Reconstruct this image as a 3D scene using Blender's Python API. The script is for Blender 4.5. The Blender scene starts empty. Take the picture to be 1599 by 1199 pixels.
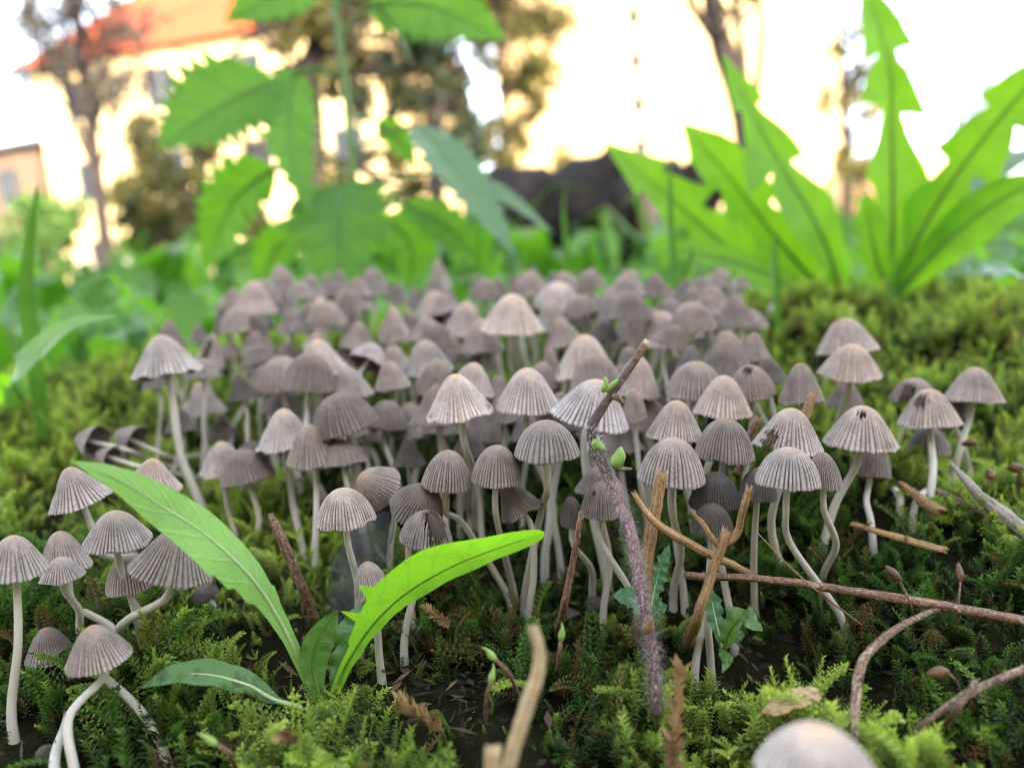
import bpy, math, random
import numpy as np
from mathutils import Vector, Matrix

random.seed(11)
rng = np.random.default_rng(11)
S = 0.01                      # everything below is laid out in centimetres
scene = bpy.context.scene
col = scene.collection

# ------------------------------------------------------------------ camera
PITCH, ROLL, F, CX, CY = math.radians(8.9), math.radians(5.0), 1192.0, 799.5, 599.5
CAM = np.array([0.0, 0.0, 10.0])
fw = np.array([0, math.cos(PITCH), -math.sin(PITCH)])
r0 = np.array([1.0, 0, 0]); u0 = np.array([0, math.sin(PITCH), math.cos(PITCH)])
RT = math.cos(ROLL) * r0 - math.sin(ROLL) * u0
UP = math.sin(ROLL) * r0 + math.cos(ROLL) * u0
cd = bpy.data.cameras.new('camera'); cam = bpy.data.objects.new('camera', cd); col.objects.link(cam)
cam.matrix_world = Matrix(((RT[0], UP[0], -fw[0], 0), (RT[1], UP[1], -fw[1], 0), (RT[2], UP[2], -fw[2], 0.10), (0, 0, 0, 1)))
cd.sensor_fit = 'HORIZONTAL'; cd.sensor_width = 36; cd.lens = 36 * F / 1599
cd.clip_start = 0.005; cd.clip_end = 500
cd.dof.use_dof = True; cd.dof.focus_distance = 0.091
cd.dof.aperture_fstop = cd.lens / 1.65
scene.camera = cam

# ------------------------------------------------------------------ sky, sun, exposure
SUN_EL, SUN_AZ = math.radians(24), math.radians(158)      # azimuth from +Y, clockwise: behind the camera, to the right
w = bpy.data.worlds.new('World'); scene.world = w; w.use_nodes = True
nt = w.node_tree; nt.nodes.clear()
sky = nt.nodes.new('ShaderNodeTexSky'); sky.sky_type = 'NISHITA'; sky.sun_disc = False
sky.sun_elevation = SUN_EL; sky.sun_rotation = SUN_AZ; sky.dust_density = 1.5; sky.air_density = 1.0; sky.ozone_density = 1.0
hs = nt.nodes.new('ShaderNodeHueSaturation'); hs.inputs['Saturation'].default_value = 0.5
bg = nt.nodes.new('ShaderNodeBackground'); bg.inputs['Strength'].default_value = 0.15
ow = nt.nodes.new('ShaderNodeOutputWorld')
nt.links.new(sky.outputs[0], hs.inputs['Color']); nt.links.new(hs.outputs[0], bg.inputs[0]); nt.links.new(bg.outputs[0], ow.inputs[0])
sd = bpy.data.lights.new('sun', 'SUN'); sd.energy = 2.0; sd.angle = math.radians(0.6); sd.color = (1.0, 0.83, 0.60)
so = bpy.data.objects.new('sun', sd); col.objects.link(so)
to_sun = Vector((math.sin(SUN_AZ) * math.cos(SUN_EL), math.cos(SUN_AZ) * math.cos(SUN_EL), math.sin(SUN_EL)))
so.rotation_euler = to_sun.to_track_quat('Z', 'Y').to_euler(); so.location = (0, 0, 30)
vs = scene.view_settings
vs.view_transform = 'Standard'; vs.look = 'None'; vs.gamma = 1; vs.use_curve_mapping = False; vs.exposure = 3.05
scene.cycles.use_denoising = True; scene.cycles.pixel_filter_type = 'BLACKMAN_HARRIS'; scene.cycles.filter_width = 1.0
scene.cycles.max_bounces = 6; scene.cycles.diffuse_bounces = 3; scene.cycles.glossy_bounces = 2
scene.cycles.transmission_bounces = 4; scene.cycles.transparent_max_bounces = 6
scene.cycles.caustics_reflective = False; scene.cycles.caustics_refractive = False

# ------------------------------------------------------------------ helpers
def at(px, py, d):
    return CAM + d * (fw + (px - CX) / F * RT - (py - CY) / F * UP)
def nrm(v):
    v = np.asarray(v, float); return v / max(1e-9, np.linalg.norm(v))
def sstep(a, b, x):
    t = np.clip((x - a) / (b - a), 0, 1); return t * t * (3 - 2 * t)
_wv = [(rng.uniform(0.5, 2.4), rng.uniform(0, 6.28), rng.uniform(0, 6.28)) for _ in range(16)]
def bumps(x, y):
    s = 0
    for k, a, p in _wv: s = s + np.sin(k * (np.cos(a) * x + np.sin(a) * y) + p) / k
    return s
def ground_z(x, y):
    """height of the ground in cm: a mossy hump in front of the camera that falls away to a lawn"""
    x = np.asarray(x, float); y = np.asarray(y, float)
    hump = 4.1 + 0.15 * np.clip(y, -12, 25) + 0.075 * bumps(x, y)
    hump = hump - 0.45 * np.exp(-(((x - 0.5) / 1.5) ** 2 + ((y - 8.9) / 0.8) ** 2))
    edge = np.maximum(sstep(25, 44, y), np.maximum(sstep(26, 50, np.abs(x)), sstep(8, 30, -y)))
    return hump * (1 - edge) + 0.4 * edge * (1 + np.sin(x * .05) * .5) * np.exp(-np.hypot(x, y) / 4000)
def hit(px, py, d0=4.0, d1=60.0):
    d = np.arange(d0, d1, 0.02); r = fw + (px - CX) / F * RT - (py - CY) / F * UP
    P = CAM + d[:, None] * r; m = P[:, 2] < ground_z(P[:, 0], P[:, 1])
    i = int(np.argmax(m)) if m.any() else len(d) - 1
    return P[i], d[i]
def spline(pts, n):
    P = np.asarray(pts, float)
    if len(P) == 2:
        t = np.linspace(0, 1, n)[:, None]; return P[0] * (1 - t) + P[1] * t
    Q = np.vstack([2 * P[0] - P[1], P, 2 * P[-1] - P[-2]])
    L = np.concatenate([[0], np.cumsum(np.linalg.norm(np.diff(P, axis=0), axis=1))]); out = []
    for s in np.linspace(0, L[-1], n):
        i = min(len(P) - 2, max(0, int(np.searchsorted(L, s, 'right') - 1)))
        t = (s - L[i]) / max(1e-9, L[i + 1] - L[i]); a, b, c, d = Q[i:i + 4]
        out.append(.5 * ((2 * b) + (c - a) * t + (2 * a - 5 * b + 4 * c - d) * t * t + (3 * b - a - 3 * c + d) * t ** 3))
    return np.array(out)

class MB:
    def __init__(s): s.v = []; s.f = []; s.n = 0; s.a = {}
    def add(s, V, Fc, **attr):
        V = np.asarray(V, float).reshape(-1, 3); o = s.n; s.v.append(V); s.f += [tuple(int(i) + o for i in f) for f in Fc]
        for k in set(list(attr) + list(s.a)):
            if k not in s.a: s.a[k] = [np.zeros(o)] if o else []
            s.a[k].append(np.broadcast_to(np.asarray(attr.get(k, 0.0), float), (len(V),)).copy())
        s.n += len(V); return s
    def quad(s, a, b, c, d, **k): return s.add([a, b, c, d], [(0, 1, 2, 3)], **k)
    def box(s, lo, hi):
        (a, b, c), (d, e, f) = lo, hi
        return s.add([(a, b, c), (d, b, c), (d, e, c), (a, e, c), (a, b, f), (d, b, f), (d, e, f), (a, e, f)],
                     [(0, 3, 2, 1), (4, 5, 6, 7), (0, 1, 5, 4), (1, 2, 6, 5), (2, 3, 7, 6), (3, 0, 4, 7)])
    def tube(s, P, R, sides=10, rough=0.0, jag=0.0, cap=True, ridge=0):
        P = np.asarray(P, float); n = len(P); R = np.broadcast_to(np.asarray(R, float), (n,)); T = np.gradient(P, axis=0)
        N = nrm(np.cross(T[0], [0.31, 0.17, 0.93])); V = []; th = np.linspace(0, 2 * np.pi, sides, endpoint=False)
        rd = 1 + ridge * np.cos(th * 3 + rng.uniform(0, 6)) + ridge * .5 * np.cos(th * 2 + rng.uniform(0, 6)) if ridge else np.ones(sides)
        for i in range(n):
            t = nrm(T[i]); N = nrm(N - t * np.dot(N, t)); B = np.cross(t, N)
            r = R[i] * rd * (1 + rough * rng.normal(size=sides))
            ring = P[i] + (np.cos(th) * r)[:, None] * N + (np.sin(th) * r)[:, None] * B
            if jag and i in (0, n - 1): ring = ring + t * (rng.uniform(-1, 1, sides) * jag)[:, None]
            V.append(ring)
        V = np.vstack(V); Fc = [(i * sides + j, i * sides + (j + 1) % sides, (i + 1) * sides + (j + 1) % sides, (i + 1) * sides + j) for i in range(n - 1) for j in range(sides)]
        at_ = np.repeat(np.linspace(0, 1, n), sides); ln = np.repeat(np.concatenate([[0], np.cumsum(np.linalg.norm(np.diff(P, axis=0), axis=1))]), sides); ca = np.tile(np.cos(th), n); sa = np.tile(np.sin(th), n)
        if cap:
            V = np.vstack([V, P[0], P[-1]]); k = n * sides
            Fc += [(k, (j + 1) % sides, j) for j in range(sides)] + [(k + 1, (n - 1) * sides + j, (n - 1) * sides + (j + 1) % sides) for j in range(sides)]
            at_ = np.concatenate([at_, [0, 1]]); ln = np.concatenate([ln, [0, ln[-1]]]); ca = np.concatenate([ca, [0, 0]]); sa = np.concatenate([sa, [0, 0]])
        return s.add(V, Fc, along=at_, len=ln, ca=ca, sa=sa)
    def blob(s, c, r, seg=10, rings=7, axis=None, rough=0.0):
        V = []; r = np.broadcast_to(np.asarray(r, float), (3,))
        for i in range(rings + 1):
            a = np.pi * i / rings
            for j in range(seg):
                b = 2 * np.pi * j / seg; V.append([np.sin(a) * np.cos(b), np.sin(a) * np.sin(b), np.cos(a)])
        V = np.array(V) * r * (1 + rough * rng.normal(size=(len(V), 1)))
        if axis is not None:
            q = Vector((0, 0, 1)).rotation_difference(Vector(nrm(axis))).to_matrix(); V = V @ np.array(q).T
        Fc = [(i * seg + j, (i + 1) * seg + j, (i + 1) * seg + (j + 1) % seg, i * seg + (j + 1) % seg) for i in range(rings) for j in range(seg)]
        return s.add(V + np.asarray(c), Fc)
    def mesh(s, name, mat, org=(0, 0, 0), smooth=True, scale=S):
        V = (np.vstack(s.v) - np.asarray(org)) * scale
        return np_mesh(name, V, s.f, mat, {k: np.concatenate(a) for k, a in s.a.items()}, smooth)
    def build(s, name, mat, parent=None, org=None, smooth=True):
        if org is None: org = np.array(parent.matrix_world.translation) / S if parent is not None and parent.parent is None else (0, 0, 0)
        return obj(name, s.mesh(name, mat, org, smooth), parent)
def np_mesh(name, V, faces, mat, attrs=None, smooth=True):
    m = bpy.data.meshes.new(name)
    if isinstance(faces, np.ndarray):
        nf, k = faces.shape; m.vertices.add(len(V)); m.vertices.foreach_set('co', np.ascontiguousarray(V, np.float32).ravel())
        m.loops.add(nf * k); m.loops.foreach_set('vertex_index', faces.astype(np.int32).ravel())
        m.polygons.add(nf); m.polygons.foreach_set('loop_start', np.arange(0, nf * k, k, dtype=np.int32))
        m.update(calc_edges=True)
    else:
        m.from_pydata(V.tolist(), [], faces); m.update()
    for k, a in (attrs or {}).items():
        x = m.attributes.new(k, 'FLOAT', 'POINT'); x.data.foreach_set('value', np.ascontiguousarray(a, np.float32))
    m.polygons.foreach_set('use_smooth', np.full(len(m.polygons), smooth)); m.materials.append(mat); return m
def obj(name, mesh, parent=None):
    o = bpy.data.objects.new(name, mesh); col.objects.link(o)
    if parent is not None: o.parent = parent
    return o
def tag(o, label=None, cat=None, group=None, kind=None):
    for k, v in (('label', label), ('category', cat), ('group', group), ('kind', kind)):
        if v: o[k] = v
    return o
def thing(name, label, cat, loc, group=None):
    o = bpy.data.objects.new(name, None); o.empty_display_size = 0.01; col.objects.link(o)
    o.location = Vector(np.asarray(loc, float) * S); o.matrix_world = Matrix.Translation(o.location)
    return tag(o, label, cat, group)

# ------------------------------------------------------------------ materials
class Mat:
    def __init__(s, name):
        s.m = bpy.data.materials.new(name); s.m.use_nodes = True; s.t = s.m.node_tree; s.t.nodes.clear()
        s.out = s.t.nodes.new('ShaderNodeOutputMaterial')
    def n(s, typ, **kw):
        x = s.t.nodes.new('ShaderNode' + typ)
        for k, v in kw.items():
            if k.startswith('_'): setattr(x, k[1:], v)
            else: s.set(x.inputs[k.replace('__', ' ')], v)
        return x
    def set(s, inp, v):
        if isinstance(v, bpy.types.NodeSocket): s.t.links.new(v, inp)
        else: inp.default_value = (*v, 1) if isinstance(v, tuple) and len(v) == 3 and inp.type == 'RGBA' else v
    def attr(s, name): return s.n('Attribute', _attribute_name=name).outputs['Fac']
    def coord(s, k='Object'): return s.n('TexCoord').outputs[k]
    def noise(s, scale, detail=3, vec=None, rough=.55):
        x = s.n('TexNoise', Scale=scale, Detail=detail, Roughness=rough); s.set(x.inputs['Vector'], vec if vec is not None else s.coord()); return x.outputs['Fac']
    def ramp(s, fac, stops):
        x = s.n('ValToRGB'); e = x.color_ramp.elements
        while len(e) < len(stops): e.new(0.5)
        for q, (p, c) in zip(e, stops): q.position = p; q.color = (*c, 1)
        s.set(x.inputs[0], fac); return x.outputs[0]
    def mix(s, fac, a, b, mode='MIX'):
        x = s.n('Mix', _data_type='RGBA', _blend_type=mode)
        for i, v in ((0, fac), (6, a), (7, b)): s.set(x.inputs[i], v)
        return x.outputs[2]
    def math(s, op, a, b=0.0):
        x = s.n('Math', _operation=op); s.set(x.inputs[0], a); s.set(x.inputs[1], b); return x.outputs[0]
    def bump(s, h, strength=.4, dist=.0002): return s.n('Bump', Height=h, Strength=strength, Distance=dist).outputs[0]
    def done(s, color, rough=.6, normal=None, transl=0.0, tcol=None, spec=.4, alpha=None):
        p = s.n('BsdfPrincipled', Roughness=rough); s.set(p.inputs['Base Color'], color); p.inputs['Specular IOR Level'].default_value = spec
        if normal is not None: s.set(p.inputs['Normal'], normal)
        sh = p.outputs[0]
        if transl:
            t = s.n('BsdfTranslucent'); s.set(t.inputs['Color'], tcol if tcol is not None else color)
            mx = s.n('MixShader'); s.set(mx.inputs[0], transl); s.set(mx.inputs[1], sh); s.set(mx.inputs[2], t.outputs[0]); sh = mx.outputs[0]
        if alpha is not None:
            t = s.n('BsdfTransparent'); mx = s.n('MixShader'); s.set(mx.inputs[0], alpha); s.set(mx.inputs[1], t.outputs[0]); s.set(mx.inputs[2], sh); sh = mx.outputs[0]
        s.set(s.out.inputs[0], sh); return s.m

def mat_cap():
    m = Mat('mushroom_cap'); ht, gr = m.attr('height'), m.attr('groove'); tone = m.n('ObjectInfo').outputs['Color']
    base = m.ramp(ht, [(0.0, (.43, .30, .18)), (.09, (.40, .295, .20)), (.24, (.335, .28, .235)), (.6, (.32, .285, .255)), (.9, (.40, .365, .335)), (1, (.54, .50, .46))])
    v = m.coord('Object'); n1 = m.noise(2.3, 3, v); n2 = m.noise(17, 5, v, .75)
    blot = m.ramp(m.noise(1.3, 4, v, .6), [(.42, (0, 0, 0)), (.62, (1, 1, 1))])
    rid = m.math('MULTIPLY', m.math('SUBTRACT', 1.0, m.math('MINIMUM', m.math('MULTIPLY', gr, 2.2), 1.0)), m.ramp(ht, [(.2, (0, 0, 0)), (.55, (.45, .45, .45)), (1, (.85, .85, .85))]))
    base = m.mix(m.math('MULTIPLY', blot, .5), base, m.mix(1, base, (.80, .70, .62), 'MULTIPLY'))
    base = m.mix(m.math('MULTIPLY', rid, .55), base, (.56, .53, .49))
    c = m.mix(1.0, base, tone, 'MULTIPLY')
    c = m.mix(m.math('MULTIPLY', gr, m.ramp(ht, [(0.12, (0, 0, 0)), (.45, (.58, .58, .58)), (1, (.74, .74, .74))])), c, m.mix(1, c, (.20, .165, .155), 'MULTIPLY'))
    c = m.mix(.75, c, m.ramp(n1, [(.3, (.62, .58, .56)), (.7, (1.15, 1.13, 1.12))]), 'MULTIPLY')
    c = m.mix(.9, c, m.ramp(n2, [(.32, (.38, .33, .30)), (.46, (.92, .91, .9)), (.7, (1.14, 1.14, 1.14))]), 'MULTIPLY')
    h = m.math('ADD', m.noise(60, 3, v), m.math('MULTIPLY', m.noise(9, 3, v), 1.4))
    return m.done(c, .62, m.bump(h, .8, .00014), .20, m.mix(1, c, (1.0, .80, .66), 'MULTIPLY'), .35)
def mat_simple(name, stops, nscale, rough=.7, transl=0., bumpd=0., spec=.3, detail=4, stretch=None):
    m = Mat(name); v = m.coord('Object')
    if stretch: v = m.n('Mapping', Vector=v, Scale=stretch).outputs[0]
    n = m.noise(nscale, detail, v, .62); c = m.ramp(n, stops)
    return m.done(c, rough, m.bump(n, .7, bumpd) if bumpd else None, transl, None, spec)
def mat_leaf(name, c0, c1, tcol, transl=.5, vein=(.30, .42, .10), rough=.38, vdark=False, vfreq=9., spot=0.0, veinamt=.55):
    m = Mat(name); t, s_ = m.attr('along'), m.attr('across'); v = m.coord('Object')
    a = m.math('ABSOLUTE', s_)
    ph = m.math('SUBTRACT', m.math('MULTIPLY', t, vfreq), m.math('MULTIPLY', a, 1.1))
    ph = m.math('ADD', ph, m.math('MULTIPLY', m.noise(120, 2, v), .5))
    lat = m.math('POWER', m.math('ABSOLUTE', m.math('SUBTRACT', m.math('FRACT', ph), .5)), .7)      # 0 on a vein
    latm = m.math('SUBTRACT', 1.0, m.math('MINIMUM', m.math('MULTIPLY', lat, 5.0), 1.0))
    net = m.n('TexVoronoi', _feature='DISTANCE_TO_EDGE', Scale=1150.0); m.set(net.inputs['Vector'], v)
    netm = m.math('SUBTRACT', 1.0, m.math('MINIMUM', m.math('MULTIPLY', net.outputs['Distance'], 14.0), 1.0))
    mid = m.math('SUBTRACT', 1.0, m.math('MINIMUM', m.math('MULTIPLY', a, 18.0), 1.0))
    vm = m.math('MAXIMUM', m.math('MULTIPLY', m.math('MAXIMUM', latm, m.math('MULTIPLY', netm, .55)), veinamt), mid)
    n = m.noise(90, 4, v)
    base = m.mix(n, c0, c1)
    if spot:
        sp = m.ramp(m.noise(300, 5, v, .75), [(.52, (0, 0, 0)), (.66, (1, 1, 1))]); base = m.mix(m.math('MULTIPLY', sp, spot), base, (.018, .03, .012))
    c = m.mix(m.math('MULTIPLY', vm, .6), base, vein)
    tc = m.mix(1, m.mix(m.math('MULTIPLY', vm, .75), tcol, (tcol[0] * .45, tcol[1] * .45, tcol[2] * .4)), m.ramp(n, [(.2, (.8, .8, .8)), (.8, (1.15, 1.15, 1.15))]), 'MULTIPLY')
    if spot: tc = m.mix(m.math('MULTIPLY', sp, spot), tc, (.02, .05, .01))
    h = m.math('ADD', m.math('MULTIPLY', vm, -1.0), m.math('MULTIPLY', m.noise(700, 2, v), .35))
    return m.done(c, rough, m.bump(h, .5, .00022), transl, tc, .45)
def mat_moss():
    m = Mat('moss'); tip, rnd = m.attr('tip'), m.attr('tone'); 
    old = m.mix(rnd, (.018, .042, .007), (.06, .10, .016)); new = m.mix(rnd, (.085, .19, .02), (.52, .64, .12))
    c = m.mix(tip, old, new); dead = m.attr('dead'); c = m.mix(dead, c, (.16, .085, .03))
    return m.done(c, .42, None, .42, m.mix(1, c, (1.25, 1.35, .7), 'MULTIPLY'), .45)
def mat_ground():
    m = Mat('moss_soil'); v = m.coord('Object'); big = m.noise(3.0, 4, v); fine = m.noise(260, 5, v, .7)
    soil = m.ramp(fine, [(.25, (.004, .004, .002)), (.5, (.010, .010, .004)), (.75, (.022, .024, .009))])
    lawn = m.ramp(big, [(.3, (.05, .11, .018)), (.7, (.09, .17, .03))])
    g = m.n('SeparateXYZ', Vector=v).outputs['Z']
    c = m.mix(m.math('GREATER_THAN', .03, g), soil, m.mix(.5, lawn, soil))
    return m.done(c, .95, m.bump(fine, .8, .0015), 0, None, .05)
def mat_fibre(name, stops, around=3.0, along=2.2, fine=.5, rough=.65, bumpd=.00035, transl=0.0, spots=None):
    m = Mat(name); k = m.n('CombineXYZ'); m.set(k.inputs[0], m.math('MULTIPLY', m.attr('ca'), around)); m.set(k.inputs[1], m.math('MULTIPLY', m.attr('sa'), around)); m.set(k.inputs[2], m.math('MULTIPLY', m.attr('len'), along))
    n1 = m.noise(1.0, 5, k.outputs[0], .68); n2 = m.noise(2600, 4, None, .7); n3 = m.noise(160, 3)
    f = m.math('ADD', m.math('MULTIPLY', n1, 1 - fine), m.math('MULTIPLY', n2, fine)); c = m.ramp(f, stops)
    c = m.mix(.8, c, m.ramp(n3, [(.3, (.55, .52, .5)), (.7, (1.2, 1.2, 1.2))]), 'MULTIPLY')
    if spots: c = m.mix(m.ramp(m.noise(1100, 2), [(.62, (0, 0, 0)), (.70, (1, 1, 1))]), c, spots)
    return m.done(c, rough, m.bump(f, .9, bumpd), transl, None, .35)
M = {}
M['cap'] = mat_cap()
M['gill'] = mat_simple('mushroom_gills', [(.2, (.17, .13, .105)), (.8, (.34, .28, .24))], 60, .8, .2)
M['flesh'] = mat_simple('mushroom_torn_flesh', [(.3, (.05, .028, .015)), (.7, (.16, .095, .055))], 900, .9, 0, .0003)
M['stem'] = mat_simple('mushroom_stem', [(.25, (.50, .46, .37)), (.6, (.68, .645, .55)), (.85, (.76, .73, .65))], 350, .42, .28, .00008, .5, 4, (1, 1, .25))
M['moss'] = mat_moss(); M['ground'] = mat_ground()
M['dleaf'] = mat_leaf('dandelion_leaf', (.10, .23, .03), (.15, .31, .045), (.40, .88, .03), .62, (.30, .48, .10), .36, spot=.22)
M['dleafpale'] = mat_leaf('dandelion_leaf_upper_side', (.17, .34, .10), (.22, .40, .13), (.30, .60, .07), .40, (.42, .56, .28), .4, spot=.16)
M['dleafdark'] = mat_leaf('dandelion_leaf_spotted', (.07, .16, .04), (.11, .22, .06), (.14, .36, .03), .35, (.16, .27, .09), .25, spot=.85)
M['bleaf'] = mat_leaf('dandelion_leaf_behind', (.07, .18, .02), (.11, .25, .03), (.34, .74, .02), .62, (.20, .34, .06), .4)
M['nleaf'] = mat_leaf('nettle_leaf', (.06, .16, .02), (.09, .21, .03), (.24, .60, .02), .55, (.05, .12, .015), .42, vfreq=8, veinamt=.9)
M['nleafgrey'] = mat_leaf('nettle_leaf_upper_side', (.10, .20, .08), (.15, .26, .13), (.12, .28, .03), .3, (.07, .14, .05), .3, vfreq=8, veinamt=.9)
M['crinkle'] = mat_leaf('crinkled_leaf', (.06, .17, .07), (.12, .26, .13), (.14, .36, .08), .35, (.22, .36, .22), .5, vfreq=6, veinamt=1.)
M['midrib'] = mat_simple('leaf_midrib', [(.3, (.42, .56, .24)), (.7, (.55, .66, .36))], 300, .4, .35)
M['midribdark'] = mat_simple('leaf_midrib_green', [(.3, (.10, .22, .03)), (.7, (.16, .30, .06))], 300, .4, .35)
M['nstem'] = mat_simple('green_stem', [(.3, (.09, .18, .04)), (.7, (.16, .27, .08))], 200, .5, .1)
M['straw'] = mat_fibre('dry_straw', [(.34, (.05, .024, .010)), (.44, (.24, .13, .05)), (.55, (.48, .31, .14)), (.68, (.70, .53, .30))], 5.0, 1.0, .35)
M['twig'] = mat_fibre('brown_twig', [(.36, (.022, .014, .010)), (.47, (.14, .085, .05)), (.58, (.36, .25, .16)), (.70, (.60, .48, .36))], 2.5, 3.5, .55, spots=(.05, .035, .025))
M['palewood'] = mat_fibre('pale_wood', [(.3, (.16, .09, .035)), (.46, (.44, .31, .15)), (.7, (.70, .58, .38))], 5.0, 1.0, .4)
M['redtwig'] = mat_fibre('red_brown_twig', [(.36, (.03, .016, .009)), (.47, (.15, .075, .04)), (.58, (.32, .20, .125)), (.70, (.55, .43, .32))], 2.5, 3.0, .5, spots=(.42, .32, .24))
M['greywood'] = mat_fibre('weathered_grey_wood', [(.34, (.03, .025, .02)), (.45, (.30, .26, .21)), (.6, (.55, .51, .46)), (.75, (.74, .71, .66))], 6.0, .7, .35)
M['bark'] = mat_simple('dark_bark', [(.3, (.008, .006, .005)), (.6, (.028, .021, .017)), (.8, (.075, .06, .05))], 14, .9, 0, .01)
M['treebark'] = mat_simple('tree_bark', [(.3, (.016, .012, .011)), (.7, (.05, .038, .034))], 6, .9, 0, .02)
M['hair'] = mat_simple('stem_hair', [(.3, (.55, .48, .48)), (.7, (.75, .70, .68))], 80, .5, .4)
M['bud'] = mat_simple('green_bud', [(.3, (.22, .38, .08)), (.7, (.42, .58, .18))], 500, .45, .35)
M['capsule'] = mat_simple('brown_capsule', [(.3, (.05, .025, .012)), (.7, (.15, .075, .03))], 500, .3, 0)
M['drymoss'] = mat_simple('dry_moss', [(.3, (.20, .12, .045)), (.7, (.44, .30, .13))], 300, .7, .25)
M['grass'] = mat_simple('grass_blade', [(.3, (.07, .19, .02)), (.7, (.13, .29, .035))], 40, .4, .5)
def mat_hairy():
    m = Mat('hairy_purple_stem'); a = m.attr('along'); v = m.coord(); n = m.noise(1500, 5, v, .7)
    c = m.ramp(a, [(0, (.085, .06, .04)), (.12, (.14, .085, .07)), (.30, (.22, .15, .14)), (.52, (.31, .21, .205)), (.60, (.14, .105, .09)), (.72, (.075, .052, .042)), (.9, (.12, .078, .05)), (.985, (.20, .12, .06)), (1, (.6, .5, .33))])
    c = m.mix(.8, c, m.ramp(n, [(.36, (.35, .32, .30)), (.62, (1.5, 1.46, 1.42))]), 'MULTIPLY')
    return m.done(c, .65, m.bump(n, 1., .0005), 0)
M['hairy'] = mat_hairy()
def mat_film():
    m = Mat('withered_leaf'); n = m.noise(170, 5, None, .65); c = m.ramp(n, [(.3, (.05, .05, .055)), (.6, (.14, .14, .15)), (.8, (.26, .25, .26))])
    return m.done(c, .35, m.bump(n, .5, .0004), .45, c, .5, m.ramp(m.noise(120, 3), [(.35, (.45, .45, .45)), (.7, (.9, .9, .9))]))
M['film'] = mat_film()

# ------------------------------------------------------------------ the ground: one sheet to the horizon
def graded(fine0, fine1, step, far, k=1.13):
    a = list(np.arange(fine0, fine1 + 1e-6, step)); s = step; x = a[-1]
    while x < far: s *= k; x += s; a.append(x)
    s = step; x = a[0]; b = []
    while x > -far: s *= k; x -= s; b.append(x)
    return np.array(b[::-1] + a)
gx = graded(-26, 28, .3, 12000); gy = graded(2, 30, .3, 14000)
X, Y = np.meshgrid(gx, gy); Z = ground_z(X, Y) - 0.40 * (1 - sstep(24, 40, np.hypot(X, Y)))
Z = Z + np.where((np.abs(X) < 28) & (Y > 0) & (Y < 30), rng.normal(size=Z.shape) * .04, 0)
nx, ny = len(gx), len(gy); I = np.arange(nx * ny).reshape(ny, nx)
Fq = np.stack([I[:-1, :-1], I[:-1, 1:], I[1:, 1:], I[1:, :-1]], -1).reshape(-1, 4)
tag(obj('ground', np_mesh('ground', np.stack([X, Y, Z], -1).reshape(-1, 3) * S, Fq, M['ground'])), kind='structure')

# ------------------------------------------------------------------ buildings and trees far behind
M['cream'] = mat_simple('cream_render', [(.3, (.58, .43, .22)), (.7, (.68, .53, .30))], 1.5, .85)
M['peach'] = mat_simple('peach_render', [(.3, (.50, .33, .22)), (.7, (.60, .42, .30))], 1.5, .85)
M['rooftile'] = mat_simple('orange_roof_tiles', [(.3, (.30, .055, .018)), (.7, (.40, .085, .028))], 3, .8)
M['shadedpeach'] = mat_simple('shade_darkened_peach_wall', [(.3, (.13, .085, .06)), (.7, (.18, .12, .085))], 1.5, .85)  # peach wall darkened to brown, standing in for a facade in shade
M['greyroof'] = mat_simple('grey_roof', [(.3, (.07, .065, .07)), (.7, (.13, .12, .125))], 2, .8)
M['pane'] = mat_simple('window_glass', [(.3, (.012, .015, .02)), (.7, (.03, .035, .045))], 2, .25, spec=.3)
M['frame'] = mat_simple('window_frame_paint', [(.3, (.16, .15, .14)), (.7, (.24, .23, .22))], 2, .5)
M['redpaint'] = mat_simple('red_sign_paint', [(.3, (.50, .02, .03)), (.7, (.62, .03, .04))], 2, .4)
M['metal'] = mat_simple('grey_metal', [(.3, (.2, .2, .2)), (.7, (.3, .3, .3))], 2, .5)

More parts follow.
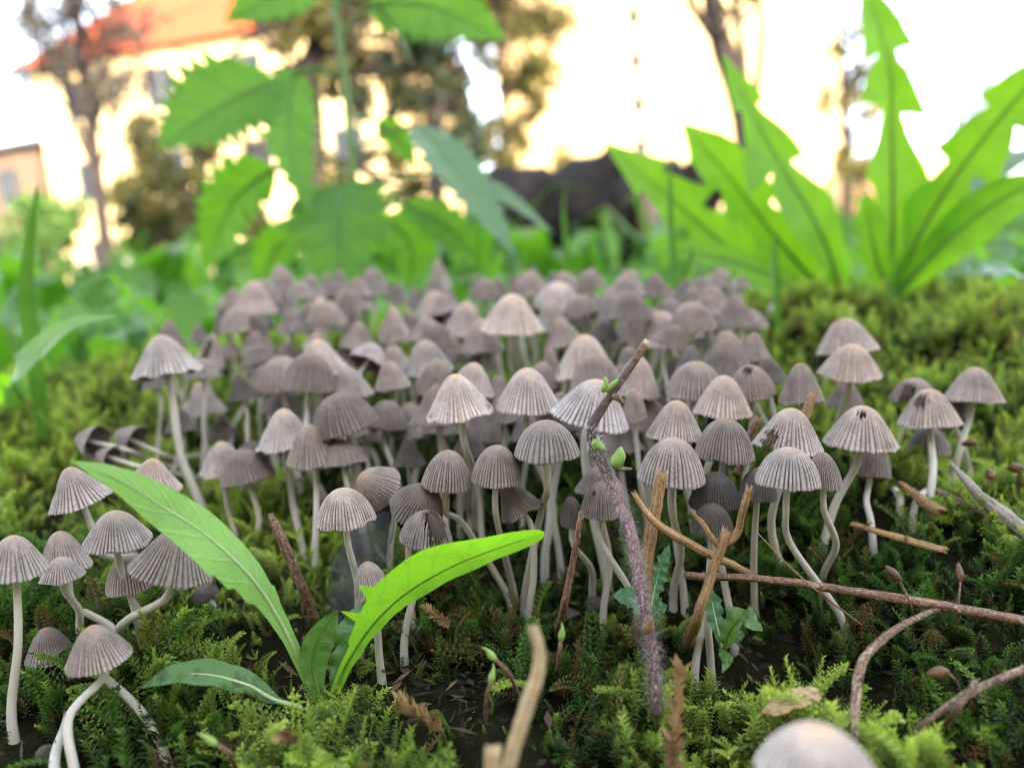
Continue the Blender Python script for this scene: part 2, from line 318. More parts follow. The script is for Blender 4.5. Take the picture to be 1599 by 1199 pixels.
def building(name, label, A, B, z_eave, wall, roofmat, roof_h, depth, cols, rows, win=(120, 150), over=45, z0=0.0):
    """front wall from A to B (cm, ground plan), recessed windows, hipped or flat roof"""
    A = np.array([*A, z0]); B = np.array([*B, z0]); L = np.linalg.norm(B - A); ex = (B - A) / L; ey = np.array([-ex[1], ex[0], 0]); ez = np.array([0, 0, 1.])
    t = thing(name, label, 'building', A); P = lambda x, y, z: A + ex * x + ey * y + ez * z
    xs = [0.]; zs = [0.]
    for c in range(cols): m = (c + .5) * L / cols; xs += [m - win[0] / 2, m + win[0] / 2]
    for r in range(rows): m = (r + .55) * z_eave / rows; zs += [m - win[1] / 2, m + win[1] / 2]
    xs.append(L); zs.append(z_eave); wm = MB(); dep = 14
    for i in range(len(xs) - 1):
        for j in range(len(zs) - 1):
            x0, x1, za, zb = xs[i], xs[i + 1], zs[j], zs[j + 1]
            if i % 2 and j % 2:
                wm.quad(P(x0, 0, za), P(x0, 0, zb), P(x0, dep, zb), P(x0, dep, za)); wm.quad(P(x1, 0, za), P(x1, dep, za), P(x1, dep, zb), P(x1, 0, zb))
                wm.quad(P(x0, 0, zb), P(x1, 0, zb), P(x1, dep, zb), P(x0, dep, zb)); wm.quad(P(x0, 0, za), P(x0, dep, za), P(x1, dep, za), P(x1, 0, za))
                q = MB(); fw_ = 7
                for (a0, a1, b0, b1) in ((x0, x0 + fw_, za, zb), (x1 - fw_, x1, za, zb), (x0 + fw_, x1 - fw_, za, za + fw_), (x0 + fw_, x1 - fw_, zb - fw_, zb), ((x0 + x1) / 2 - 3, (x0 + x1) / 2 + 3, za + fw_, zb - fw_)):
                    V = [P(a0, 8, b0), P(a1, 8, b0), P(a1, 8, b1), P(a0, 8, b1), P(a0, dep, b0), P(a1, dep, b0), P(a1, dep, b1), P(a0, dep, b1)]
                    q.add(V, [(0, 1, 2, 3), (0, 4, 5, 1), (1, 5, 6, 2), (2, 6, 7, 3), (3, 7, 4, 0)])
                wo = q.build('window', M['frame'], t, smooth=False)
                g = MB(); g.quad(P(x0, dep - 2, za), P(x1, dep - 2, za), P(x1, dep - 2, zb), P(x0, dep - 2, zb)); g.build('pane', M['pane'], wo, org=A, smooth=False)
            else: wm.quad(P(x0, 0, za), P(x1, 0, za), P(x1, 0, zb), P(x0, 0, zb))
    wm.quad(P(L, 0, 0), P(L, depth, 0), P(L, depth, z_eave), P(L, 0, z_eave)); wm.quad(P(0, 0, 0), P(0, 0, z_eave), P(0, depth, z_eave), P(0, depth, 0)); wm.quad(P(0, depth, 0), P(0, depth, z_eave), P(L, depth, z_eave), P(L, depth, 0))
    wm.build('wall', wall, t, smooth=False)
    r = MB(); o = over; e = z_eave + 1; h = depth / 2
    a, b, c, d = P(-o, -o, e), P(L + o, -o, e), P(L + o, depth + o, e), P(-o, depth + o, e); k = min(h, L * .3)
    p, q2 = P(k, h, e + roof_h), P(L - k, h, e + roof_h)
    r.add([a, b, c, d, p, q2], [(0, 1, 5, 4), (1, 2, 5), (2, 3, 4, 5), (3, 0, 4), (0, 3, 2, 1)]); ro = r.build('roof', roofmat, t, smooth=False)
    ch = MB(); cx_ = L * .5; s0 = P(cx_, h, e + roof_h * .7); ch.box(s0 + [-40, -30, 0], s0 + [40, 30, roof_h * .3 + 120]); ch.build('chimney', M['peach'], ro, org=A, smooth=False)
    return t
def gxy(px, d):            # plan position of a ground point under pixel column px at depth d (on the horizon line)
    hy = 413 - (px - 800) * math.tan(ROLL); p = at(px, hy, d); return p[0], p[1]
building('apartment_building', 'cream sunlit apartment building with orange tiled roof behind the trees', gxy(112, 3000), gxy(640, 2700), 880, M['cream'], M['rooftile'], 520, 1100, 4, 3)
building('tall_apartment_building', 'tall bright cream apartment block with small windows beside the dark tree trunk', gxy(800, 3300), gxy(1265, 2700), 1750, M['cream'], M['rooftile'], 350, 1200, 1, 11, (58, 66))
building('low_building', 'low peach building with grey roof, its wall colour darkened for shade, at the edge of the lawn', gxy(-420, 3900), gxy(98, 3150), 640, M['shadedpeach'], M['greyroof'], 150, 900, 6, 2)
building('brick_outbuilding', 'small peach outbuilding glimpsed between the upright dandelion leaves', gxy(1405, 2900), gxy(1490, 3000), 250, M['peach'], M['peach'], 60, 300, 1, 1, (70, 80), 10)
building('unseen_shade_caster', 'unseen long grey-roofed block added across the lawn to shade the mushrooms', (1900, -600), (-1500, -600), 520, M['peach'], M['greyroof'], 160, 700, 9, 1, (150, 150))  # added building out of view, keeps sun and rear sky off the foreground

def mat_foliage(name, a, b, c):
    m = Mat(name); r = m.attr('tone'); k = m.ramp(r, [(0, a), (.5, b), (1, c)]); return m.done(k, .6, None, .35, k, .3)
M['fol_olive'] = mat_foliage('olive_foliage', (.022, .032, .010), (.055, .065, .018), (.16, .13, .03))
M['fol_dark'] = mat_foliage('dark_foliage', (.012, .022, .012), (.025, .04, .018), (.06, .065, .025))
M['fol_yellow'] = mat_foliage('yellow_foliage', (.04, .042, .012), (.11, .10, .025), (.26, .20, .04))
M['fol_grey'] = mat_foliage('grey_brown_foliage', (.05, .042, .036), (.09, .078, .068), (.15, .13, .10))
M['fol_green'] = mat_foliage('green_foliage', (.04, .09, .02), (.07, .16, .03), (.14, .24, .05))
def leafcloud(clumps, n, size):
    """many small separate leaf faces spread through clump volumes"""
    cl = np.array([c[:3] for c in clumps]); rr = np.array([c[3] for c in clumps]); i = rng.choice(len(cl), n, p=rr ** 2 / np.sum(rr ** 2))
    p = cl[i] + rng.normal(size=(n, 3)) * (rr[i] * .48)[:, None]
    a = rng.normal(size=(n, 3)); a /= np.linalg.norm(a, axis=1)[:, None]; b = np.cross(a, rng.normal(size=(n, 3))); b /= np.linalg.norm(b, axis=1)[:, None]
    sz = size * rng.uniform(.6, 1.4, n)[:, None]
    V = np.stack([p - a * sz, p + b * sz * .5, p + a * sz, p - b * sz * .5], 1).reshape(-1, 3); Fc = np.arange(4 * n).reshape(-1, 4)
    tone = np.clip(rng.normal(.5, .25, n) + rng.normal(0, .15, len(cl))[i], 0, 1)
    return V, Fc, np.repeat(tone, 4)
def tree(name, label, D, trunk, wpx, crown, n, size, mat, limbs=14, group=None, cat='tree'):
    """trunk: pixel polyline at depth D (cm); crown: list of (px,py,rpx) clumps, some scatter in depth"""
    base = at(*trunk[0], D); base[2] = ground_z(base[0], base[1]) - 5
    t = thing(name, label, cat, base, group); P = [base] + [at(x, y, D) for x, y in trunk[1:]]
    tm = MB(); pts = spline(P, 14); r = wpx / 2 * D / F; tm.tube(pts, np.linspace(r * 1.25, r * .55, 14), 9, .06)
    cl = []
    for (x, y, q) in crown:
        for _ in range(3):
            c = at(x + rng.normal() * q * .35, y + rng.normal() * q * .35, D * (1 + rng.normal() * .05)); cl.append((*c, q * D / F * rng.uniform(.5, .9)))
    for k in range(limbs):
        c = np.array(cl[rng.integers(len(cl))][:3]); s = pts[rng.integers(5, 14)]; mid = (s + c) / 2 + rng.normal(size=3) * np.linalg.norm(c - s) * .12
        tm.tube(spline([s, mid, c], 7), np.linspace(r * .38, r * .06, 7), 5)
        for _ in range(4):
            e = c + rng.normal(size=3) * np.linalg.norm(c - s) * .3; tm.tube(spline([mid, (mid + e) / 2 + rng.normal(size=3) * 8, e], 5), np.linspace(r * .16, r * .03, 5), 4)
    tm.build('trunk', M['treebark'], t)
    V, Fc, tone = leafcloud(cl, n, size); obj('crown', np_mesh('crown', (V - base) * S, Fc, M[mat], {'tone': tone}, False), t)
    return t
def scatter(x0, x1, y0, y1, n, r): return [(rng.uniform(x0, x1), rng.uniform(y0, y1), r * rng.uniform(.6, 1.3)) for _ in range(n)]
tree('bare_tree', 'sparse grey-brown tree with a dark trunk before the orange roofed building', 900, [(172, 460), (158, 330), (140, 180), (122, 60), (112, -60)], 20, scatter(30, 215, -90, 165, 26, 30), 4800, 3.6, 'fol_grey', 26)
tree('leafy_tree', 'olive brown tree screening the middle of the orange roofed building', 1300, [(500, 430), (495, 250), (488, 60), (480, -120)], 30, scatter(400, 600, -100, 110, 16, 45) + scatter(430, 660, 100, 310, 14, 26) + scatter(230, 360, 150, 330, 8, 24), 9000, 7.5, 'fol_olive', 24)
tree('evergreen_tree', 'dark evergreen tree standing behind the tall nettle', 1200, [(680, 430), (682, 250), (685, 60), (690, -120)], 26, scatter(630, 755, -60, 230, 24, 34) + scatter(560, 640, 90, 260, 6, 25), 7500, 7.5, 'fol_dark', 12)
tree('birch_tree', 'thin trunked yellowing tree in front of the tall cream block', 1350, [(787, 420), (786, 260), (784, 100), (780, -90)], 11, scatter(745, 885, -100, 200, 30, 30) + scatter(750, 905, 170, 275, 11, 24), 6000, 7.5, 'fol_yellow', 24)
tree('shrub', 'loose yellow-green shrub growing at the foot of the orange roofed building', 1500, [(270, 440), (268, 380), (262, 300)], 8, scatter(190, 340, 190, 350, 16, 26) + scatter(190, 400, 330, 400, 9, 26), 5200, 10, 'fol_olive', 12, None, 'shrub')
tree('forked_tree', 'bare dark forked trunk in front of the tall cream block', 620, [(1185, 430), (1168, 200), (1140, 110), (1118, 40), (1105, -60)], 48, scatter(1060, 1120, -160, -60, 6, 30), 500, 5, 'fol_grey', 5)
tree('slender_tree', 'slender grey tree with a few yellow leaves behind the upright dandelion leaf', 1900, [(1325, 400), (1322, 260), (1318, 150), (1312, 30)], 14, scatter(1275, 1400, 30, 190, 18, 22), 1100, 8, 'fol_yellow', 26)
tree('yellow_shrub', 'small yellow shrub at the foot of the slender grey tree', 1700, [(1345, 380), (1345, 330), (1347, 280)], 8, scatter(1320, 1375, 240, 300, 8, 18), 900, 8, 'fol_yellow', 6, None, 'shrub')
tree('distant_tree', 'pale sparse tree at the far side of the lawn beside the small outbuilding', 2600, [(1490, 400), (1492, 280), (1495, 150)], 10, scatter(1430, 1599, 110, 300, 16, 26), 1500, 9, 'fol_grey', 24)
tree('hedge_bush', 'green bush at the foot of the low grey-roofed building', 1600, [(20, 470), (20, 420), (20, 370)], 10, scatter(-60, 110, 330, 420, 16, 26), 3000, 8, 'fol_green', 6, None, 'bush')
# red sign on a post
sb = at(1095, 372, 2000); sb[2] = 0
sg = thing('sign', 'small red sign on a thin grey post before the tall cream block', 'sign', sb); c = at(1095, 176, 2000)
q = MB(); q.tube([sb, [sb[0], sb[1], c[2] + 15]], 3, 8); q.build('post', M['metal'], sg)
q = MB(); q.box(c + [-17, -5, -20], c + [17, -3.2, 20]); q.build('board', M['redpaint'], sg, smooth=False)

# dark rotten log and stone on the lawn
def lumpy(name, label, cat, a, b, r, mat, parts=True):
    o = thing(name, label, cat, (a + b) / 2 * [1, 1, 0]); P = spline([a, (a + b) / 2 + [0, 0, r * .15], b], 16); q = MB()
    rr = r * (1 + .10 * np.sin(np.linspace(0, 9, 16))) * np.concatenate([[.75], np.ones(14), [.7]]); q.tube(P + np.cumsum(rng.normal(size=P.shape), 0) * r * .03, rr, 26, .09, r * .1); q.build('bark', mat, o)
    for k in (0, 15):
        e = MB(); d = nrm(P[k] - P[8]); e.tube([P[k] - d * r * .1, P[k] + d * r * .06], r * .62, 14, .04, r * .03); e.build('cut_end', M['twig'], o)
    return o
a = at(770, 330, 185); b = at(1012, 310, 172); a[2] = 14.5; b[2] = 15.5
lumpy('log', 'thick dark rotten log lying on the lawn behind the mushrooms', 'log', a, b, 14, M['bark'])
a = at(1005, 280, 230); b = at(1085, 280, 236); a[2] = 24; b[2] = 24
lumpy('log', 'short grey-brown log end lying behind the thick rotten log', 'log', a, b, 11, M['bark'])

# ------------------------------------------------------------------ moss: nobody could count it
def proto_brush(L, n, leaf, spread, bend):
    V = []; T = []
    for k in range(n):
        t = (k + .5) / n; z = L * t; c = np.array([bend * t * t, 0, z]); a = k * 2.4 + rng.uniform(-.3, .3); up = (.35 + .75 * t ** 2) / spread
        d = nrm([np.cos(a), np.sin(a), up]); l = leaf * (1.05 - .45 * t) * rng.uniform(.8, 1.2); s = nrm(np.cross(d, [0, 0, 1])) * l * .17
        n_ = np.cross(s, d); n_ = nrm(n_) * l * .12
        V += [c, c + d * l * .42 + s + n_, c + d * l + [0, 0, -.04 * l], c + d * l * .42 - s + n_]; b = t ** 1.3; T += [b * .65, b, min(1, b + .12), b]
    return np.array(V), np.array(T)
def proto_feather(L, nb, leaf, bend):
    V = []; T = []
    def leaves(p0, p1, n, l, t0, t1):
        ax = nrm(p1 - p0); e1 = nrm(np.cross(ax, [.1, .3, 1])); e2 = np.cross(ax, e1)
        for k in range(n):
            t = (k + .5) / n; c = p0 + (p1 - p0) * t; a = k * 2.4; d = nrm(ax * .9 + np.cos(a) * e1 * .8 + np.sin(a) * e2 * .8); ll = l * (1.1 - .5 * t)
            s = nrm(np.cross(d, ax)) * ll * .27; q = t0 + (t1 - t0) * t; V.extend([c, c + d * ll * .45 + s, c + d * ll, c + d * ll * .45 - s]); T.extend([q * .7, q, q, q])
    spine = np.array([[bend * t * t, 0, L * t * (1 - .18 * t)] for t in np.linspace(0, 1, nb + 1)])
    for k in range(nb):
        leaves(spine[k], spine[k + 1], 3, leaf, k / nb, (k + 1) / nb)
        if k > 0:
            for s in (-1, 1):
                bl = L * .33 * (1 - k / nb) ** .7 * rng.uniform(.8, 1.2); e = spine[k] + np.array([.25, s * 1.0, .75]) * bl; leaves(spine[k], e, 7, leaf * .75, .35 + .4 * k / nb, .6 + .4 * k / nb)
    return np.array(V), np.array(T)
PB = [proto_brush(.55, 48, .15, .9, .10), proto_brush(.70, 54, .125, .7, .25), proto_brush(.42, 42, .17, 1.2, .05), proto_brush(.62, 50, .11, .55, .34)]
PF = [proto_feather(.85, 10, .11, .45), proto_feather(.72, 9, .12, .3), proto_feather(.95, 11, .105, .6)]
PC = [proto_brush(.5, 24, .20, 1.1, .1), proto_brush(.6, 22, .19, .9, .2)]
def place(protos, P, scale, lean, tone, dead):
    VV, TT, RR, DD = [], [], [], []
    which = rng.integers(len(protos), size=len(P))
    for w_, (V, T) in enumerate(protos):
        i = np.where(which == w_)[0]; n = len(i)
        if not n: continue
        az = rng.uniform(0, 2 * np.pi, n); tl = np.abs(rng.normal(0, 1, n)) * lean; la = rng.uniform(0, 2 * np.pi, n)
        z = np.stack([np.sin(tl) * np.cos(la), np.sin(tl) * np.sin(la), np.cos(tl)], 1); x = np.stack([np.cos(az), np.sin(az), np.zeros(n)], 1)
        x -= z * np.sum(x * z, 1)[:, None]; x /= np.linalg.norm(x, axis=1)[:, None]; y = np.cross(z, x); R = np.stack([x, y, z], 2) * scale[i][:, None, None]
        VV.append((np.einsum('nij,kj->nki', R, V) + P[i][:, None, :]).reshape(-1, 3)); TT.append(np.tile(T, n)); RR.append(np.repeat(tone[i], len(V))); DD.append(np.repeat(dead[i], len(V)))
    return np.vstack(VV), np.concatenate(TT), np.concatenate(RR), np.concatenate(DD)
def sample(y0, y1, dens, pad=4.0, k=.74):
    n = int(dens * (y1 - y0) * (k * (y0 + y1) + 2 * pad)); y = rng.uniform(y0, y1, n * 2); wmax = k * y1 + pad; x = rng.uniform(-wmax, wmax, n * 2)
    keep = np.abs(x) < k * y + pad; return x[keep][:n], y[keep][:n]
parts = []
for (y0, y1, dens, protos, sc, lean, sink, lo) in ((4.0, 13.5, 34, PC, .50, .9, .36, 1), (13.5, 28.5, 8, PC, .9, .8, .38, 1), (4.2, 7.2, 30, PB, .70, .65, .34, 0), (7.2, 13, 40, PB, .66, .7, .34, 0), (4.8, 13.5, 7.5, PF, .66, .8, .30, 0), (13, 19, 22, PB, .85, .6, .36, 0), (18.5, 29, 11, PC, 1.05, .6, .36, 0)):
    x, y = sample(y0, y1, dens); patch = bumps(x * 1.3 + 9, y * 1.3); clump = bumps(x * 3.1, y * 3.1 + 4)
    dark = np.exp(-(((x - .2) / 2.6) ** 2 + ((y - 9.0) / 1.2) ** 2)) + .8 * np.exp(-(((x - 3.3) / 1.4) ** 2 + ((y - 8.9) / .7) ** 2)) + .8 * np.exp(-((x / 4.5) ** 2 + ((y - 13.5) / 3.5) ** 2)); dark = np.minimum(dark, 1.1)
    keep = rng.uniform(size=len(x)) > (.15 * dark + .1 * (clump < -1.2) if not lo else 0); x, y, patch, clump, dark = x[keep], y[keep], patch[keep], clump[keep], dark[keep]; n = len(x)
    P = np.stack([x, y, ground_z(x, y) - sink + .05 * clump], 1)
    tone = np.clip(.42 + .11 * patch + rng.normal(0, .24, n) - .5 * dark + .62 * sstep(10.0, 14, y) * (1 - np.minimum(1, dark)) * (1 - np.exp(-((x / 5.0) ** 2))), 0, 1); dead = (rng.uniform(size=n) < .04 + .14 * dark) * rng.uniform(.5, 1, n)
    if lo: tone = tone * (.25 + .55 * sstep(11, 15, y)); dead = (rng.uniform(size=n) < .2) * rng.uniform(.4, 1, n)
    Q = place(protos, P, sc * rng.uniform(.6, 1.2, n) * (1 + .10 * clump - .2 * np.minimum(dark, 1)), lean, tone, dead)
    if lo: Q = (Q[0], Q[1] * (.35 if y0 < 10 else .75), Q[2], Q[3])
    parts.append(Q)
V = np.vstack([p[0] for p in parts]); Fc = np.arange(len(V)).reshape(-1, 4)
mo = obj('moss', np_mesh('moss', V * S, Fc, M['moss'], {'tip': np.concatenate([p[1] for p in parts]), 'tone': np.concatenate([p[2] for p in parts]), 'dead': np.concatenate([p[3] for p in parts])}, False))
tag(mo, 'feathery green moss carpet covering the hump under the mushrooms', 'moss', kind='stuff')

n = 5200; y = rng.uniform(5, 14.5, n); x = rng.uniform(-1, 1, n) * (.7 * y + 2); m_ = rng.uniform(size=n) < .18 + np.exp(-(((x - .3) / 3.4) ** 2 + ((y - 9.0) / 1.5) ** 2)); x, y = x[m_], y[m_]; n = len(x)
c = np.stack([x, y, ground_z(x, y) - rng.uniform(.05, .38, n)], 1); a = rng.normal(size=(n, 3)) * [1, 1, .35]; a /= np.linalg.norm(a, axis=1)[:, None]; b = np.cross(a, rng.normal(size=(n, 3)) * [.4, .4, 1]); b /= np.linalg.norm(b, axis=1)[:, None]; l = rng.uniform(.04, .20, n)[:, None]; bw = rng.uniform(.010, .05, n)[:, None]; u_ = np.array([0, 0, .02])
V = np.stack([c - a * l, c + b * bw + u_, c + a * l + u_ * .5, c - b * bw], 1).reshape(-1, 3)
M['litter'] = mat_foliage('dark_litter', (.012, .009, .006), (.045, .028, .016), (.17, .11, .06))
tag(obj('litter', np_mesh('litter', V * S, np.arange(4 * n).reshape(-1, 4), M['litter'], {'tone': np.repeat(rng.uniform(0, 1, n) ** 1.6, 4)}, False)), 'dark crumbs of dead leaf and bark lying between the moss shoots', 'litter', kind='stuff')

# weeds and grass on the lawn behind: one mass
def weeds():
    VV = []; TT = []
    for (n, d0, d1, xr, h0, h1, wd) in ((600, 30, 60, .85, 2, 6, .8), (2600, 45, 130, .85, 4, 12, 1.9), (2600, 120, 420, .8, 8, 26, 3.4)):
        for _ in range(n):
            d = rng.uniform(d0, d1); x = rng.uniform(-xr, xr) * d
            if d < 60 and -.30 < x / d < .30 and rng.uniform() < .5: continue
            zb = float(ground_z(x, d)); h = rng.uniform(h0, h1) * (1.0 if x < 0 else .8); az = rng.uniform(0, 6.28); rnd_ = rng.uniform() < .6; h = h * (.8 if rnd_ else 1); out = np.array([np.cos(az), np.sin(az), 0]) * h * rng.uniform(.2, .9); sd_ = np.array([-np.sin(az), np.cos(az), 0]) * wd * (rng.uniform(.7, 1.25) if rnd_ else rng.uniform(.1, .3))
            b = np.array([x, d, zb - .2]); m1 = b + out * (.6 if rnd_ else .35) + [0, 0, h * (.85 if rnd_ else .6)]; m2 = b + out * .8 + [0, 0, h * .95]; e = b + out * 1.25 + [0, 0, h * .85]
            VV += [b, m1 - sd_, m1 + sd_, m2 - sd_ * .8, m2 + sd_ * .8, e]; TT += [rng.uniform(0, 1)] * 6
    V = np.array(VV); n = len(V) // 6; f = np.array([[0, 2, 1, 1], [1, 2, 4, 3], [3, 4, 5, 5]])
    F_ = [tuple(dict.fromkeys((q + 6 * i).tolist())) for i in range(n) for q in f]
    return np_mesh('weeds', V * S, F_, M['weed'], {'tone': np.array(TT)}, True)
def mat_weed():
    m = Mat('weeds'); r = m.attr('tone'); k = m.ramp(r, [(0, (.04, .12, .018)), (.5, (.09, .22, .025)), (1, (.17, .34, .045))]); return m.done(k, .42, None, .5, m.mix(1, k, (1.5, 1.7, .6), 'MULTIPLY'), .4)
M['weed'] = mat_weed()
tag(obj('weeds', weeds()), 'bright green weeds and grass covering the lawn behind the hump', 'weeds', kind='stuff')

# ------------------------------------------------------------------ mushrooms
PROFILES = {
    'bell': [(0, 1), (.14, .985), (.30, .91), (.46, .77), (.62, .56), (.78, .33), (.90, .14), (1, 0)],
    'cone': [(0, 1), (.12, .98), (.25, .89), (.42, .69), (.60, .46), (.78, .25), (.91, .09), (1, 0)],
    'dome': [(0, 1), (.18, .985), (.38, .91), (.57, .78), (.74, .59), (.87, .37), (.96, .15), (1, 0)],
    'flare': [(0, 1), (.13, .98), (.28, .89), (.45, .71), (.62, .49), (.78, .27), (.91, .10), (1, 0)],
}
def cap_mesh(prof, seed, ribs=44, rings=24, hole=None):
    """a thin pleated cap of unit radius and unit height; hole=(angle, height fraction, size, open_to_rim)"""
    r_ = np.random.default_rng(seed); Pp = np.array(PROFILES[prof]); tt = np.linspace(0, 1, rings + 1)
    L = np.concatenate([[0], np.cumsum(np.hypot(*np.diff(Pp, axis=0).T))]); L /= L[-1]
    R = np.interp(tt, L, Pp[:, 0]); H = np.interp(tt, L, Pp[:, 1]); k = np.array([.25, .5, .25])
    for _ in range(2): R[1:-1] = np.convolve(R, k, 'valid'); H[1:-1] = np.convolve(H, k, 'valid')
    sub = 6; n = ribs * sub; edges = np.sort(np.arange(ribs) + r_.uniform(-.24, .24, ribs)) / ribs; edges = np.append(edges, edges[0] + 1)
    th = np.concatenate([edges[i] + (edges[i + 1] - edges[i]) * np.arange(sub) / sub for i in range(ribs)]) * 2 * np.pi
    gpat = np.tile(np.array([1, .34, .04, 0, .04, .34]), ribs); start = np.repeat(r_.uniform(.10, .36, ribs), sub); dep = np.repeat(r_.uniform(.65, 1.25, ribs), sub)
    wob = sum(r_.normal() * .016 * np.cos(m * th + r_.uniform(0, 6)) for m in (2, 3, 4, 5)); wz = sum(r_.normal() * .016 * np.cos(m * th + r_.uniform(0, 6)) for m in (2, 3, 5, 9))
    scal = np.repeat(r_.normal(0, .012, ribs), sub)
    V, ht, gv = [], [], []
    for i in range(rings + 1):
        t = tt[i]; g = gpat * sstep(start, start + .3, t) * dep; amp = .05 * (0.35 + .65 * t)
        r = R[i] * (1 + wob * t) - g * amp * min(1, R[i] * 1.6); z = H[i] + wz * t * t - g * amp * .35 + (scal - .012 * (1 - gpat)) * (i == rings)
        V.append(np.stack([r * np.cos(th), r * np.sin(th), z], 1)); ht.append(np.full(n, t)); gv.append(g)
    A = np.array(V); inner = A.copy(); inner[:, :, :2] *= .955; inner[:, :, 2] = inner[:, :, 2] * .95 - .0
    inner[-1] = A[-1] * [.985, .985, 1] - [0, 0, .012]
    dead = np.zeros((rings, n), bool)
    if hole:
        ang, hf, sz, op = hole; tc = (tt[:-1] + tt[1:]) / 2
        for i in range(rings):
            rad = max(.15, R[i]); da = np.abs((th - ang + np.pi) % (2 * np.pi) - np.pi) * rad; dz = (tc[i] - hf) * 1.25
            if op and tc[i] > hf: dz = 0
            jag = 1 + .30 * np.sin(th * 23) + .22 * np.sin(th * 41 + tc[i] * 30)
            dead[i] = np.hypot(da, dz) < sz * jag
    base = n * (rings + 1); Fc = []
    for i in range(rings):
        for j in range(n):
            if dead[i, j]: continue
            a, b, c, d = i * n + j, i * n + (j + 1) % n, (i + 1) * n + (j + 1) % n, (i + 1) * n + j
            Fc.append((a, d, c, b)); Fc.append((a + base, b + base, c + base, d + base))
    i = rings
    Fc += [(i * n + j, i * n + j + base, i * n + (j + 1) % n + base, i * n + (j + 1) % n) for j in range(n) if not dead[rings - 1, j]]
    ht = np.concatenate(ht); gv = np.concatenate(gv)
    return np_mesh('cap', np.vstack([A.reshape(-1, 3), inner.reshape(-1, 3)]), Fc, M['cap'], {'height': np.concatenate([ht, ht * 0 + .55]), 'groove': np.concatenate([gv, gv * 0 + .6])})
def gill_mesh(prof):
    q = MB(); Pp = np.array(PROFILES[prof]); rr = np.linspace(.10, .94, 8); top = np.interp(rr, Pp[:, 0], Pp[:, 1]) * .93 - .02; low = np.maximum(.05, top * .62 - .02)
    for k in range(46):
        a = k / 46 * 2 * np.pi; i0 = 0 if k % 2 == 0 else 4; c, s_ = np.cos(a), np.sin(a)
        for i in range(i0, 7): q.quad([rr[i] * c, rr[i] * s_, low[i]], [rr[i + 1] * c, rr[i + 1] * s_, low[i + 1]], [rr[i + 1] * c, rr[i + 1] * s_, top[i + 1]], [rr[i] * c, rr[i] * s_, top[i]])
    return q.mesh('gills', M['gill'], scale=1.0, smooth=False)
CAPS = {p: [cap_mesh(p, 7 * i + len(p) * 31, rb) for i, rb in enumerate((40, 46, 52))] for p in PROFILES}
GILLS = {p: gill_mesh(p) for p in PROFILES}

# one row per mushroom: cap box in the photograph (x0, x1, top, bottom) and what is known of it
#  t = lean of the cap in the picture (degrees clockwise), f = lean towards the camera, k = tone, p = profile, b = foot of the stem (pixel), d = distance (cm)
T = []
def mush(x0, x1, y0, y1, label=None, **o): T.append((x0, x1, y0, y1, label, o))
# the loose left foreground
mush(107, 206, 972, 1050, 'small grey ribbed mushroom leaning on a thick curved stem in the front moss', b=(118, 1212), d=8.1, t=-8, k=.92, p='bell', m=(108, 1120))
mush(112, 196, 978, 1044, 'slanting white stem of a mushroom hidden behind the small grey ribbed cap', b=(246, 1150), d=8.45, k=.8, p='bell')
mush(42, 116, 977, 1037, 'tiny brown mushroom with thin wavy stem beside the small grey ribbed cap', b=(86, 1186), t=-5, k=.86, p='bell')
mush(-24, 72, 834, 905, 'tall brown mushroom on a long pale stem at the outer edge of the loose group', b=(18, 1106), t=0, k=1.0, p='bell', m=(28, 1010))
mush(63, 143, 826, 897, 'brown mushroom with its stem bending sharply sideways into moss', b=(180, 985), t=-6, k=.95, p='bell', m=(118, 945))
mush(65, 131, 868, 910, 'pale little cap tucked under the mushroom with sharply bending stem', b=(125, 985), d=9.3, k=1.15, p='bell')
mush(132, 234, 795, 861, 'broad brown mushroom between the two green-leaf-shaded caps', d=9.0, b=(262, 1000), t=0, k=.92, p='bell')
mush(203, 334, 816, 906, 'largest grey mushroom directly beneath the long arching leaf, stem slanting', d=8.75, b=(185, 990), t=14, k=.82, p='flare', f=-4)
mush(167, 238, 866, 928, 'narrow pale bell mushroom half behind the largest grey cap', d=9.3, b=(222, 1005), t=-2, k=1.08, p='dome', m=(212, 960))
mush(77, 178, 725, 796, 'mushroom with a brown eaten hole on its side behind the leaf tip', t=-15, k=.98, p='cone', d=10.2, hole=(195, .55, .22, 0), b=(215, 870))
mush(193, 281, 714, 768, 'pale pinkish mushroom behind the middle of the arching leaf', t=6, k=1.12, p='cone', d=10.8)
mush(311, 387, 688, 744, 'pale pinkish mushroom standing alone on a thin bent stem behind the leaf', b=(371, 846), t=0, k=1.12, p='bell')
mush(399, 495, 637, 703, 'wide pale conical mushroom with a long pale stem in open moss', b=(472, 856), t=-3, k=1.22, p='flare')
mush(493, 586, 760, 827, 'pale striped mushroom on a straight stem in front of the withered leaf', b=(560, 985), t=-4, k=1.08, p='dome', d=9.2)
mush(553, 612, 873, 938, 'little striped mushroom peeping out behind the bright dandelion leaf', t=-10, k=1.0, p='dome', b=(592, 1022), d=9.15)
mush(560, 637, 716, 800, 'brown mushroom tipped over with its ribbed cap facing sideways', t=-38, f=38, k=.88, p='dome', d=10.6)
mush(604, 694, 750, 824, 'dark drooping mushroom leaning above the torn cap', t=24, f=16, k=.60, p='dome', d=10.0)
mush(623, 706, 795, 858, 'small mushroom with its cap torn open beside the bright leaf', t=4, k=.85, p='dome', d=9.5, hole=(-50, .30, .40, 1), b=(632, 995))
mush(207, 317, 522, 585, 'wide conical mushroom on a very tall stem at the edge of the cluster', b=(318, 800), t=-10, k=1.05, p='flare')
